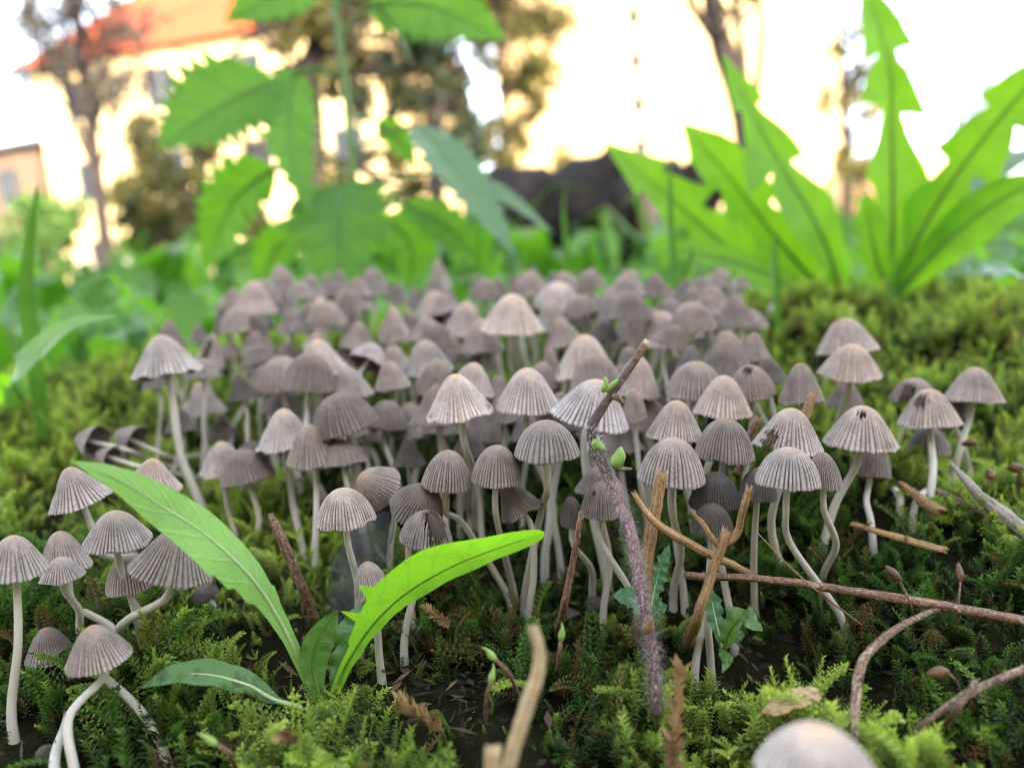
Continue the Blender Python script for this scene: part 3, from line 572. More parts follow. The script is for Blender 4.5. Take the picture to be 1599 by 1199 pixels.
mush(240, 290, 498, 540, k=.72); mush(301, 351, 520, 570, 'split grey mushroom behind the tall wide conical one', t=12, k=.95, p='cone', hole=(-95, .4, .2, 1)); mush(296, 331, 504, 534, k=.75)
mush(289, 346, 560, 590, k=.85); mush(284, 356, 596, 649, 'pinkish brown conical mushroom below the tall wide conical one', k=.95, p='cone', b=(318, 745)); mush(259, 308, 634, 675, k=.72); mush(222, 268, 572, 606, k=.66)
mush(328, 369, 648, 684, k=.7); mush(381, 416, 652, 684, k=.72); mush(360, 412, 683, 738, 'dark brown withered cap behind the wide pale conical mushroom', k=.5, t=20, f=10, p='dome')
mush(364, 432, 439, 489, 'tall pale mushroom on a long bare stem above the dark caps', b=(378, 640), t=0, k=1.1, p='bell'); mush(335, 378, 475, 520, k=.58); mush(384, 421, 490, 528, k=.5)
mush(415, 468, 414, 452, k=.92); mush(465, 511, 428, 465, k=.82); mush(497, 527, 426, 457, k=.85); mush(517, 545, 422, 452, k=.8); mush(536, 582, 437, 477, k=.9); mush(562, 608, 417, 462, k=.85)
mush(428, 469, 450, 490, k=.85); mush(431, 482, 480, 520, k=.82); mush(468, 532, 464, 516, 'pale tan rounded mushroom behind the bright conical one', k=1.15, p='bell')
mush(528, 588, 502, 544, k=.88, p='cone'); mush(523, 560, 474, 518, k=.85, t=25); mush(457, 545, 529, 586, 'bright pinkish conical mushroom on the nettle side of the cluster', k=1.28, p='flare', t=-4); mush(470, 518, 520, 545, k=.9)
mush(544, 602, 541, 584, 'whitish mushroom tilted back showing its brown gills', k=1.1, t=20, f=-35, p='dome'); mush(410, 473, 571, 614, 'mushroom on a thick stem that bends out sideways', b=(365, 668), k=.92, t=4, p='dome', m=(395, 625)); mush(513, 584, 571, 623, k=.92, p='bell')
mush(584, 643, 563, 608, k=.92, p='bell'); mush(494, 560, 618, 672, 'pinkish mushroom leaning back above a slanting stem', k=1.02, t=-10, f=-6, p='bell', b=(588, 715)); mush(547, 603, 644, 690, 'short rounded brown mushroom near the slanting stem', k=.86, p='dome', b=(592, 735))
mush(460, 500, 617, 660, k=.62); mush(384, 424, 540, 582, k=.6); mush(356, 406, 582, 624, k=.42); mush(583, 612, 626, 662, k=.6)
# middle of the cluster
mush(666, 708, 405, 452, 'pale narrow mushroom rising above the back row', k=1.0, p='cone'); mush(600, 622, 438, 468, k=.75); mush(608, 638, 441, 473, k=.7); mush(634, 667, 445, 480, k=.72); mush(690, 717, 449, 478, k=.72)
mush(647, 710, 454, 498, k=1.12, p='bell'); mush(588, 644, 478, 524, k=1.05, p='cone'); mush(645, 682, 496, 524, k=.95, f=-25, p='dome'); mush(689, 761, 470, 527, k=1.05, p='bell'); mush(716, 790, 497, 551, 'greyish brown mushroom with a flat rim below the big pale bell', k=.98, p='flare')
mush(750, 850, 459, 522, 'big pale bell mushroom with a white stem in the middle of the cluster', b=(812, 640), k=1.25, p='bell', t=0)
mush(733, 762, 428, 458, k=.75); mush(756, 792, 433, 468, k=.75); mush(789, 816, 427, 457, k=.72); mush(818, 848, 416, 454, k=.75); mush(848, 879, 423, 452, k=.75); mush(874, 896, 424, 450, k=.62)
mush(831, 908, 440, 486, 'whitish mushroom with a blue-grey flank in the back half', k=1.3, p='dome', t=6); mush(892, 940, 436, 477, k=1.0); mush(831, 890, 469, 517, k=.95); mush(920, 990, 449, 497, k=.9, p='bell'); mush(965, 1008, 471, 510, k=.82); mush(962, 1006, 424, 470, k=.62)
mush(864, 965, 522, 593, 'large smooth pale brown bell mushroom behind the blue-grey one', k=1.12, p='bell', t=-2); mush(838, 886, 541, 597, k=.8); mush(915, 969, 496, 534, k=.55); mush(939, 974, 527, 562, k=.78)
mush(953, 1032, 556, 621, 'pale brown mushroom directly behind the tip of the hairy stem', k=1.08, p='bell', t=4); mush(972, 1011, 606, 658, k=1.0, d=11.9); mush(963, 1012, 541, 580, k=.75)
mush(858, 986, 590, 670, 'blue-grey wide mushroom with a tan tip crossed by the hairy stem', k=1.2, p='bell', t=11, cool=1, d=10.9)
mush(771, 876, 573, 647, 'pale mushroom with a dark brown streak down its middle', k=1.2, p='bell', t=0, d=11.3); mush(664, 773, 582, 657, 'palest wide mushroom with a tan tip and thick straight stem', k=1.32, p='flare', t=-8, d=11.2, b=(742, 800)); mush(695, 773, 565, 616, 'pinkish cap overlapping behind the palest wide mushroom', k=1.08, t=10, p='bell', d=12.4)
mush(628, 709, 530, 586, 'greyish pink bell mushroom beside the overlapping pale caps', k=.98, p='bell'); mush(590, 644, 539, 577, k=.95); mush(655, 688, 577, 616, k=.8); mush(604, 686, 626, 684, 'dark dusty bell mushroom at the cluster edge above the withered leaf', k=.84, p='bell', b=(640, 780))
mush(796, 852, 640, 690, k=.72); mush(739, 783, 648, 694, k=.85); mush(703, 762, 665, 715, k=.66); mush(875, 918, 655, 706, k=.6)
mush(611, 667, 682, 729, k=.55, p='cone', label='very dark conical mushroom below the dark dusty bell'); mush(658, 738, 701, 768, 'dusty brown ribbed mushroom leaning beside the twin rounded cap', k=.86, p='dome', t=4, d=9.9, b=(790, 925), m=(725, 820)); mush(734, 816, 693, 761, 'rounded brown ribbed mushroom beside the dusty brown ribbed one', k=.82, p='dome', t=2, d=9.7, b=(800, 915))
mush(800, 907, 655, 722, 'broad grey-brown ribbed mushroom in front of the cluster on a wavy stem', k=.86, p='dome', t=-2, b=(820, 926), d=9.6, m=(845, 800)); mush(780, 850, 735, 806, 'mushroom tipped towards its neighbour with sharp radiating ribs', k=.72, p='cone', t=-30, f=-4, d=10.1)
mush(707, 760, 755, 797, k=.55, p='dome'); mush(850, 884, 758, 804, k=.5); mush(896, 978, 726, 775, 'dark grey mushroom behind the hairy stem', k=.72, p='bell', d=10.2); mush(906, 969, 751, 812, 'dark ribbed mushroom with a brown spot beside the hairy stem', k=.66, p='dome', d=9.6, hole=(-130, .45, .09, 0)); mush(873, 914, 774, 822, k=.52, p='dome', d=9.8, b=(925, 925))
mush(996, 1103, 682, 762, 'grey ribbed mushroom right behind the broken straw stalk', k=.95, p='dome', d=9.5, b=(1052, 920), t=0); mush(1008, 1098, 624, 691, 'pinkish grey mushroom behind the grey ribbed one and straw stalk', k=1.05, p='bell', d=10.6, t=3); mush(1082, 1177, 652, 723, 'brown-grey mushroom speckled with soil above the blackish caps', k=.72, p='dome', d=9.9, t=2)
mush(1077, 1157, 735, 800, 'blackish grey mushroom above the forked straw', k=.34, p='dome', d=9.6, cool=1); mush(1079, 1144, 783, 840, 'small blackish mushroom right behind the forked straw', k=.42, p='dome', d=9.3); mush(1152, 1214, 728, 784, 'small smooth brown mushroom behind the pair of pale ribbed caps', k=.7, p='dome', d=9.9, b=(1178, 930))
# right part of the cluster
mush(990, 1081, 485, 542, 'pale brown mushroom behind the tip of the hairy stem', k=1.05, p='bell'); mush(1055, 1101, 488, 528, k=.9); mush(1083, 1131, 430, 472, 'small mushroom standing alone behind the cluster among grass blades', k=.95, p='bell', b=(1106, 522)); mush(1108, 1136, 415, 445, k=.7)
mush(1096, 1172, 517, 569, k=.86, p='bell'); mush(1147, 1204, 519, 562, k=.85); mush(1050, 1105, 539, 590, k=.58, cool=1); mush(1080, 1116, 519, 548, k=.75); mush(1171, 1230, 556, 599, k=.52); mush(1212, 1242, 558, 582, k=.6)
mush(1135, 1211, 569, 626, 'brown mushroom with a hole bitten out of its top', k=.88, p='dome', hole=(-120, .25, .2, 0)); mush(1216, 1287, 566, 630, k=.86, p='bell'); mush(1276, 1312, 593, 640, k=.75)
mush(1081, 1173, 585, 654, 'pale ribbed mushroom with a blotched edge above the soil-speckled one', k=1.12, p='bell', d=11.2, t=2); mush(1274, 1371, 496, 552, 'smooth brown mushroom behind another like it at the mossy side', k=.98, p='bell', d=14.5); mush(1278, 1376, 536, 596, 'smooth pinkish mushroom right in front of another like it', k=1.08, p='bell', d=13.0)
mush(1290, 1350, 593, 640, k=.78, d=14.2); mush(1030, 1078, 554, 604, k=.7); mush(1036, 1078, 593, 636, k=.72); mush(1000, 1052, 604, 652, k=.5)
mush(1175, 1284, 636, 709, 'pale ribbed mushroom with a notch torn from its rim', k=1.05, p='bell', d=10.3, hole=(-150, .78, .20, 1)); mush(1179, 1281, 697, 766, 'pale grey ribbed mushroom in front on a long curving stem', k=1.08, p='dome', b=(1312, 962), t=0, m=(1235, 850), d=9.15); mush(1257, 1314, 705, 764, 'small brown ribbed mushroom tucked beside the pale grey ribbed one', k=.78, p='dome', d=9.5, b=(1285, 900))
mush(1286, 1398, 632, 706, 'large smooth mushroom with a brown hole near its top', k=1.08, p='bell', b=(1287, 850), d=10.7, hole=(-118, .30, .11, 0), t=2); mush(1262, 1300, 634, 686, k=.7); mush(1328, 1390, 684, 746, 'dull brown mushroom half hidden below the large holed one', k=.72, p='dome', b=(1360, 815)); mush(1304, 1334, 700, 735, k=.66)
mush(1381, 1422, 651, 694, 'small brown mushroom between the large holed one and the eaten pair', k=.78, p='dome', b=(1402, 770)); mush(1390, 1462, 590, 634, 'broken mushroom with a gap bitten from its edge behind the eaten cap', k=.9, p='dome', hole=(-140, .6, .28, 1), d=13.2); mush(1404, 1500, 606, 668, 'mushroom with a big brown eaten patch on one side', k=1.05, p='bell', b=(1453, 775), hole=(-150, .42, .2, 0), d=12.0)
mush(1475, 1563, 573, 630, 'outermost smooth mushroom standing clear on the mossy side of the cluster', k=.98, p='bell', b=(1488, 748), t=2); mush(1416, 1482, 666, 713, 'small mushroom underneath the cap with the eaten patch', k=.78, p='dome', b=(1430, 785), d=12.6); mush(1478, 1508, 606, 652, k=.7, d=13.3)
# nearest one, out of focus
mush(1184, 1366, 1132, 1262, 'pale smooth mushroom standing alone beside the bent twig and wood chip', k=1.55, p='dome', d=5.2, t=-2)

def tilt_matrix(t, f):
    up = np.array([0, 0, 1.0]); a = math.radians(t)
    v = np.array([np.dot(up, RT), np.dot(up, UP), np.dot(up, fw)]); img = math.hypot(v[0], v[1]); x, y, z = img * math.sin(a), img * math.cos(a), v[2]
    fr = math.radians(f); y, z = y * math.cos(fr) + z * math.sin(fr), -y * math.sin(fr) + z * math.cos(fr)
    return nrm(x * RT + y * UP + z * fw)
rows = []
for (x0, x1, y0, y1, label, o) in T:
    w_ = x1 - x0; cx = (x0 + x1) / 2; hy = 413 - (cx - 800) * math.tan(ROLL); mid = (y0 + y1) / 2 - hy
    d = o.get('d')
    if d is None:
        d = 4650 / (mid + 179)
        if 'b' in o and 'm' not in o or label and 'b' in o: d = hit(*o['b'])[1]
        d = float(np.clip(d, .60 * F / w_, 1.32 * F / w_))
    rows.append([x0, x1, y0, y1, label, o, d])
rows.sort(key=lambda r: r[6])
for _ in range(3):                                   # keep caps from growing into each other: move the farther one back
    for i in range(len(rows)):
        for j in range(i):
            a, b = rows[j], rows[i]
            if 'd' in b[5] or b[6] < a[6]: continue
            ax, ay, bx, by = (a[0] + a[1]) / 2, (a[2] + a[3]) / 2, (b[0] + b[1]) / 2, (b[2] + b[3]) / 2
            ra, rb = (a[1] - a[0]) / 2, (b[1] - b[0]) / 2
            if math.hypot(ax - bx, (ay - by) * 1.2) < (ra + rb) * .9:
                need = (ra * a[6] + rb * b[6]) / F * .85
                if b[6] - a[6] < need: b[6] = min(a[6] + need, b[6] + .5)
LAND = [(800, 490, 'the big pale bell mushroom'), (262, 553, 'the very tall conical mushroom'), (398, 464, 'the tall pale mushroom'), (500, 490, 'the pale tan rounded mushroom'), (501, 557, 'the bright pinkish conical mushroom'), (687, 428, 'the pale narrow mushroom'),
        (914, 557, 'the large smooth pale brown bell mushroom'), (922, 630, 'the blue-grey wide mushroom'), (823, 610, 'the pale mushroom with a dark streak'), (718, 620, 'the palest wide mushroom'), (645, 655, 'the dark dusty bell mushroom'), (668, 558, 'the greyish pink bell mushroom'), (1035, 513, 'the cap at the hairy stem tip'),
        (1107, 450, 'the lone mushroom among grass blades'), (1127, 620, 'the blotched pale mushroom'), (1172, 598, 'the mushroom with a bitten top'), (1325, 565, 'the smooth pinkish mushroom'), (1230, 672, 'the mushroom with a notched rim'), (1342, 668, 'the large holed mushroom'), (1452, 637, 'the mushroom with a brown eaten patch'), (1052, 655, 'the pinkish grey mushroom behind straw'),
        (854, 688, 'the broad grey-brown ribbed mushroom'), (697, 733, 'the dusty brown ribbed mushroom'), (447, 670, 'the wide pale conical mushroom'), (869, 463, 'the whitish mushroom'), (441, 592, 'the mushroom on a thick bent stem'), (573, 667, 'the short rounded brown mushroom'), (320, 622, 'the pinkish brown conical mushroom')]
LD = {}
seen = {}
def lab(x, y, k, d, prof, R, low=False):
    """name it by its look and by the nearest mushroom that stands out"""
    for q in LAND:
        if q[2] not in LD: r = min(rows, key=lambda r: abs((r[0] + r[1]) / 2 - q[0]) + abs((r[2] + r[3]) / 2 - q[1])); LD[q[2]] = r[6]
    l = min(LAND, key=lambda q: math.hypot(x - q[0], y - q[1]) + 14 * abs(d - LD[q[2]])); dd = d - LD[l[2]]
    size = 'tiny' if R < .34 else 'small' if R < .45 else 'medium' if R < .54 else 'broad'; tone = 'blackish' if k < .5 else 'dark brown' if k < .66 else 'brown' if k < .8 else 'grey-brown' if k < .97 else 'pale'
    shape = {'bell': 'bell', 'cone': 'conical', 'dome': 'rounded', 'flare': 'flared'}[prof]
    rel = 'behind' if dd > .8 else 'in front of' if dd < -.8 else 'beside'
    return f"{'short ' if low else ''}{size} {tone} {shape} mushroom {rel} {l[2]}", 'mushrooms near ' + l[2][4:]
def make_mushroom(rim, axis, R, h, prof, color, base, label, group=None, hole=None, bend=None, seed=0, upper=1.0):
    t = thing('mushroom', label, 'mushroom', base, group); ax = Vector(axis); B = np.asarray(base)
    rot = Vector((0, 0, 1)).rotation_difference(ax).to_matrix().to_4x4() @ Matrix.Rotation(seed * 2.399 if hole is None else 0.0, 4, 'Z')
    mt = Matrix.Translation(Vector((rim - B) * S)) @ rot @ Matrix.Diagonal((R * S, R * S, h * S, 1))
    me = CAPS[prof][seed % 3]
    if hole: me = cap_mesh(prof, seed + 900, 44, 24, (math.radians(hole[0]), *hole[1:]))
    c = obj('cap', me, t); c.matrix_local = mt; c.color = (*color, 1)
    g = obj('gills', GILLS[prof], t); g.matrix_local = mt
    if hole:                                       # brown dried flesh seen through the hole
        g2 = MB(); g2.add(np.array([[.80 * np.interp(z, [0, 1], [1, .1]) * np.cos(a), .80 * np.interp(z, [0, 1], [1, .1]) * np.sin(a), z * .86] for z in np.linspace(.12, 1, 7) for a in np.linspace(0, 2 * np.pi, 18, endpoint=False)]) * (1 + .02 * rng.normal(size=(126, 1))),
                        [(i * 18 + j, i * 18 + (j + 1) % 18, (i + 1) * 18 + (j + 1) % 18, (i + 1) * 18 + j) for i in range(6) for j in range(18)])
        q = obj('flesh', g2.mesh('flesh', M['flesh'], scale=1.0), t); q.matrix_local = mt
    H = np.linalg.norm(rim - B); p0 = rim + axis * h * .62; p1 = rim - axis * H * .18
    if bend is None: bend = p1 * .5 + B * .5 + rng.normal(size=3) * [.045, .045, 0] * H + (B - rim) * [-.05, -.05, 0]
    dn = nrm(B - bend) * .35 + np.array([0, 0, -.65]); P = spline([p0, rim, p1, bend, B, B + nrm(dn) * .5], 24)
    rs = np.clip(R * .115, .045, .085); sm = MB(); sm.tube(P, np.interp(np.linspace(0, 1, 24), [0, .25, .8, 1], [rs * .85, rs * .9, rs * 1.12, rs * 1.35]), 10, .018)
    sm.build('stem', M['stem'], t)
    return t
for i, (x0, x1, y0, y1, label, o, d) in enumerate(rows):
    cx = (x0 + x1) / 2; wpx = x1 - x0; ray = fw + (cx - CX) / F * RT - ((y0 + y1) / 2 - CY) / F * UP; e = math.asin(-nrm(ray)[2])
    f = o.get('f', rng.normal(0, 3)); t = o.get('t', -3 + rng.normal(0, 5)); prof = o.get('p', ('bell', 'dome', 'bell', 'cone', 'flare')[i % 5])
    sag = wpx / 2 * max(0.0, math.sin(e + math.radians(max(-10, min(20, f))))); rim = at(cx, y1 - sag, d); hpx = max(.40 * wpx, (y1 - y0) - sag)
    if abs(f) > 20: rim = at(cx, (y0 + y1) / 2 + .1 * wpx, d); hpx = .62 * wpx
    axis = tilt_matrix(t, f)
    if abs(t) > 8: rim = rim + RT * 0 - axis * 0 + at(cx - math.sin(math.radians(t)) * hpx * .35, y1 - sag, d) * 0
    R = wpx / 2 * d / F * .985; h = hpx * d / F * 1.0
    if 'b' in o: base, bd = hit(*o['b']); base[2] = float(ground_z(base[0], base[1]))
    else:
        bx, by = rim[0] + rng.normal() * .22, rim[1] + rng.normal() * .2 + .15; base = np.array([bx, by, float(ground_z(bx, by))])
    bend = None
    if 'm' in o: bend = at(*o['m'], (d + bd) / 2)
    k = o.get('k', .85); k = 1.02 * k ** 1.3 * (1.10 if k > .9 else 1.0); n = rng.normal(0, .028); color = 1.16 * k * np.array([1.045 + n, 1.0, .975 - n])
    if o.get('cool'): color = color * [.90, 1.0, 1.14]
    group = None
    if label is None: label, group = lab(cx, (y0 + y1) / 2, k, d, prof, R)
    make_mushroom(rim, axis, R, h, prof, tuple(np.clip(color, .05, 2)), base, label, group, o.get('hole'), bend, i)
# lower mushrooms that fill the shade between the taller stems
placed = [((r[0] + r[1]) / 2, (r[2] + r[3]) / 2, (r[1] - r[0]) / 2, r[6]) for r in rows]; cnt = 0
for _ in range(6000):
    if cnt >= 104: break
    y = rng.uniform(11.4, 22.0); x = y * rng.uniform(-.37, .32); H = rng.uniform(1.05, 2.1); R = rng.uniform(.34, .54); z = float(ground_z(x, y)); rim = np.array([x, y, z + H])
    v = rim - CAM; d = np.dot(v, fw); px, py = CX + F * np.dot(v, RT) / d, CY - F * np.dot(v, UP) / d; rp = R * F / d
    if not (300 < px < 1240) or any(math.hypot(px - a, (py - b)) < .50 * (rp + c) and abs(d - dd) < .8 for a, b, c, dd in placed): continue
    placed.append((px, py, rp, d)); cnt += 1; k = rng.uniform(.5, .95); base = np.array([x + rng.normal() * .15, y + rng.normal() * .15, 0]); base[2] = float(ground_z(*base[:2]))
    make_mushroom(rim, tilt_matrix(-4 + rng.normal() * 8, rng.normal() * 6), R, R * rng.uniform(1.0, 1.35), ('bell', 'dome', 'cone')[cnt % 3], (k * 1.2, k * 1.13, k * 1.08), base,
                  *lab(px, py, k, d, ('bell', 'dome', 'cone')[cnt % 3], R, True), None, None, 300 + cnt)
# toppled mushrooms lying on the moss
for (x0, y0, x1, y1, dd, wp, lb) in ((152, 692, 296, 735, 13.6, 58, 'toppled mushroom lying on its side with its stem along the moss'), (212, 690, 318, 712, 14.2, 56, 'second toppled mushroom lying beside the first on the moss'),
                                     (176, 716, 330, 752, 13.3, 44, 'withered toppled mushroom whose stem lies lowest on the moss'), (886, 944, 868, 985, 9.0, 46, 'collapsed blackish cap sunk in the moss by the reddish twig'), (926, 922, 950, 975, 9.1, 34, 'tiny withered brown mushroom curled beside the collapsed cap'),
                                     (66, 1152, 78, 1175, 7.6, 32, 'shrivelled grey cap fragment by the tiny brown mushroom'), (318, 905, 300, 965, 9.7, 44, 'decayed dark mushroom slumped below the arching leaf')):
    rim = at(x0, y0, dd); base, bd = hit(x1, y1); base[2] = float(ground_z(base[0], base[1])) - .02; ax = nrm(rim - base); 
    if dd > 12: ax = nrm(np.array([-.80, .30 + rng.normal() * .15, .25 + rng.normal() * .12]))
    k = 1.15 if dd > 12 else (.42 if x0 != 66 else .45); R = wp / 2 * dd / F
    rim[2] = max(rim[2], float(ground_z(rim[0], rim[1])) + R * .35)
    if dd < 12: rim, _d = hit(x0, y0 + 8); rim[2] -= .12; base = rim + np.array([.05, .1, -.25]); ax = nrm(np.array([rng.normal() * .35, -.25 + rng.normal() * .3, 1.0]))
    make_mushroom(rim, ax, R, R * (1.25 if dd > 12 else .72), 'bell' if dd > 12 else 'dome', (k, k * .97, k * .95), base, lb, None, None, None, 400 + int(x0))

# ------------------------------------------------------------------ leaves and plants
def pixpath(pts): return [at(x, y, d) for x, y, d in pts]
def leaf(parent, path, wid, mat, nh=None, nt=90, ns=9, cup=.15, wave=0.0, px=True, rib='midrib', ribr=.05, sweep=0.0, name='leaf', label=None, ripple=5.0, teeth=0, tooth=0.0):
    """path: 3-D midline from base to tip; wid: rows (t, left, right) half widths in cm (or pixels at the path's distance)"""
    P = spline(path, nt); Tn = np.gradient(P, axis=0); t = np.linspace(0, 1, nt); W = np.array(wid, float)
    sc = np.array([np.dot(p - CAM, fw) for p in P]) / F if px else np.ones(nt)
    wl = np.interp(t, W[:, 0], W[:, 1]) * sc; wr = np.interp(t, W[:, 0], W[:, 2]) * sc
    if teeth:
        saw = 1 - tooth * ((t * teeth) % 1.0); body = sstep(0.06, .14, t); wl = wl * (1 + (saw - 1) * body); wr = wr * (1 + (1 - tooth * ((t * teeth + .45) % 1.0) - 1) * body)
    if nh is None: NH = np.repeat([-(fw)], nt, 0)
    else:
        nh = np.atleast_2d(np.asarray(nh, float)); NH = np.stack([np.interp(t, np.linspace(0, 1, len(nh)), nh[:, k]) for k in range(3)], 1)
    V, al, ac = [], [], []; ss = np.linspace(-1, 1, ns * 2 + 1); ph = rng.uniform(0, 6)
    for i in range(nt):
        T_ = nrm(Tn[i]); N = nrm(NH[i] - T_ * np.dot(NH[i], T_)); B = np.cross(T_, N); w_ = (wl[i] + wr[i]) / 2 + 1e-4
        for s_ in ss:
            ww = wl[i] if s_ < 0 else wr[i]
            V.append(P[i] - B * s_ * -1 * ww * -1 + N * (cup * abs(s_) ** 1.4 * w_ + wave * w_ * math.sin(t[i] * ripple * 6 + ph + (0 if s_ < 0 else 2)) * abs(s_)) - T_ * sweep * abs(s_) * ww)
            al.append(t[i]); ac.append(s_)
    k = len(ss); Fc = [(i * k + j, i * k + j + 1, (i + 1) * k + j + 1, (i + 1) * k + j) for i in range(nt - 1) for j in range(k - 1)]
    q = MB(); q.add(V, Fc, along=np.array(al), across=np.array(ac)); o = q.build(name, M[mat], parent)
    if label: o['label'] = label
    if rib:
        N0 = np.array([nrm(NH[i]) for i in range(nt)]); r = MB(); e = int(nt * .93)
        r.tube((P - N0 * ribr * .35)[:e], np.linspace(ribr, ribr * .2, e), 6); r.build('midrib', M[rib], o, org=np.array(parent.location) / S)
    return o
up = np.array([0, 0, 1.0]); back = -fw

# the young dandelion in front
base, _ = hit(500, 1082)
pl = thing('dandelion', 'young dandelion with a long arching leaf and bright toothed leaf in the moss', 'plant', base)
leaf(pl, pixpath([(482, 1062, 8.6), (440, 975, 8.35), (395, 905, 8.1), (325, 838, 7.8), (245, 785, 7.55), (175, 745, 7.4), (110, 719, 7.3)]),
     [(0, 9, 9), (.16, 10, 10), (.27, 13, 15), (.335, 20, 20), (.345, 17, 27), (.42, 24, 28), (.43, 24, 36), (.50, 28, 36), (.51, 28, 42), (.62, 32, 38), (.74, 30, 30), (.84, 24, 20), (.93, 13, 12), (1, 0, 0)],
     'dleafpale', [up * .9 + back * .75 + RT * .3, up * .8 + back * .9 + RT * .25, up * .75 + back * .9, up * .4 + back * 1.1 - RT * .5], 150, 8, -.05, .10, ribr=.03, ripple=2.2, label='long pale green arching leaf')
leaf(pl, pixpath([(522, 1082, 8.6), (545, 1030, 8.55), (585, 972, 8.45), (640, 922, 8.35), (715, 880, 8.25), (785, 853, 8.2), (850, 832, 8.2)]),
     [(0, 7, 8), (.12, 9, 10), (.20, 12, 14), (.205, 16, 12), (.29, 26, 13), (.31, 62, 14), (.325, 30, 14), (.39, 40, 15), (.42, 70, 16), (.435, 47, 16), (.50, 50, 18), (.58, 58, 20), (.63, 58, 20), (.75, 41, 20), (.87, 26, 18), (.95, 18, 14), (.985, 12, 10), (1, 5, 5)],
     'dleaf', [-back * .1 + up * .55 - back * .9] * 2, 170, 8, -.12, .05, ribr=.017, rib='midribdark', sweep=.12, label='bright green backlit toothed leaf')
leaf(pl, pixpath([(497, 1082, 8.55), (488, 1040, 8.5), (495, 1000, 8.45), (527, 952, 8.45)]), [(0, 9, 7), (.2, 18, 16), (.5, 27, 24), (.75, 24, 18), (.9, 12, 10), (1, 1, 1)], 'dleafdark', back + up * .4 + RT * .6, 60, 6, .25, .08, ribr=.03, rib='midribdark', label='small dark spotted leaf')
leaf(pl, pixpath([(520, 1078, 8.75), (535, 1030, 8.8), (550, 985, 8.85), (588, 935, 8.9)]), [(0, 6, 6), (.3, 14, 20), (.45, 26, 16), (.6, 18, 26), (.75, 28, 20), (.9, 14, 14), (1, 1, 1)], 'dleafdark', back + up * .2 - RT * .3, 60, 6, .1, .3, ribr=.03, rib='midribdark')
leaf(pl, pixpath([(470, 1104, 8.45), (425, 1090, 8.3), (385, 1068, 8.2), (320, 1052, 8.05), (262, 1056, 7.95), (220, 1074, 7.9)]), [(0, 4, 4), (.16, 7, 7), (.28, 17, 14), (.5, 27, 22), (.7, 27, 22), (.88, 16, 14), (1, 1, 1)], 'dleafdark', up * 1.0 + back * .45, 80, 7, .10, .10, ribr=.03, rib='midrib', label='low spotted leaf lying over the moss')

# withered translucent leaf
base, bd = hit(525, 972); pw = thing('withered_leaf', 'grey translucent withered leaf standing behind the pale striped mushroom', 'leaf', base)
leaf(pw, pixpath([(524, 972, bd), (535, 925, 9.9), (550, 880, 9.95), (575, 840, 10.0), (618, 795, 10.1)]), [(0, 10, 8), (.2, 26, 20), (.45, 48, 34), (.7, 44, 30), (.9, 18, 16), (1, 1, 1)], 'film', back + RT * .4, 50, 7, .35, .25, rib=None, name='blade')

# the hairy stem
P3 = pixpath([(1025, 1118, 7.75), (1020, 1040, 7.95), (1012, 985, 8.1), (1000, 915, 8.25), (985, 835, 8.4), (958, 762, 8.55), (932, 705, 8.65), (924, 668, 8.65), (940, 638, 8.7), (962, 605, 8.75), (988, 568, 8.8), (1010, 533, 8.85)])
hsx = thing('hairy_stem', 'tall bristly purple-brown plant stem with green buds rising before the cluster', 'plant', P3[0]); P = spline(P3, 70); tt = np.linspace(0, 1, 70)
rp = np.interp(tt, [0, .2, .45, .6, .66, .72, .85, 1], [9, 9.5, 9.5, 9, 10, 8, 6.5, 5.5]) * 8.4 / F
q = MB(); q.tube(P, rp * (1 + .05 * np.sin(tt * 60)), 14, .05, .03, ridge=.06); q.build('stem', M['hairy'], hsx)
q = MB()
for _ in range(2600):
    i = rng.integers(2, 50); T_ = nrm(P[i + 1] - P[i]); d = rng.normal(size=3); d = nrm(d - T_ * np.dot(d, T_)); b = P[i] + d * rp[i] * .95 + T_ * rng.uniform(0, .05); d = nrm(d + rng.normal(size=3) * .35); l = rng.uniform(.08, .17); s_ = nrm(np.cross(d, T_)) * .0042
    q.add([b - s_, b + s_, b + d * l], [(0, 1, 2)])
tag(q.build('bristles', M['hair'], hsx, smooth=False), kind='stuff')
def bud(parent, pts, r, mat='bud', name='bud'):
    q = MB(); n = 9; q.tube(spline(pixpath(pts), n), np.array([.5, .85, 1, 1, .95, .85, .7, .5, .2]) * r, 8, .05); return q.build(name, M[mat], parent)
bud(hsx, [(940, 612, 8.68), (946, 598, 8.66), (944, 588, 8.66)], .035); bud(hsx, [(946, 612, 8.68), (957, 600, 8.64), (966, 592, 8.62)], .035)
bud(hsx, [(958, 728, 8.5), (966, 714, 8.47), (970, 698, 8.45)], .075); bud(hsx, [(930, 702, 8.55), (934, 694, 8.5), (945, 704, 8.45)], .05); bud(hsx, [(925, 696, 8.52), (932, 690, 8.5), (934, 682, 8.5)], .04)
bud(hsx, [(955, 618, 8.7), (966, 622, 8.66), (975, 631, 8.64)], .04, 'twig', 'scar'); bud(hsx, [(955, 727, 8.5), (972, 732, 8.47), (988, 732, 8.45)], .03, 'twig', 'scar'); bud(hsx, [(1008, 985, 8.0), (1015, 978, 7.92), (1017, 970, 7.88)], .055, 'straw', 'scar')

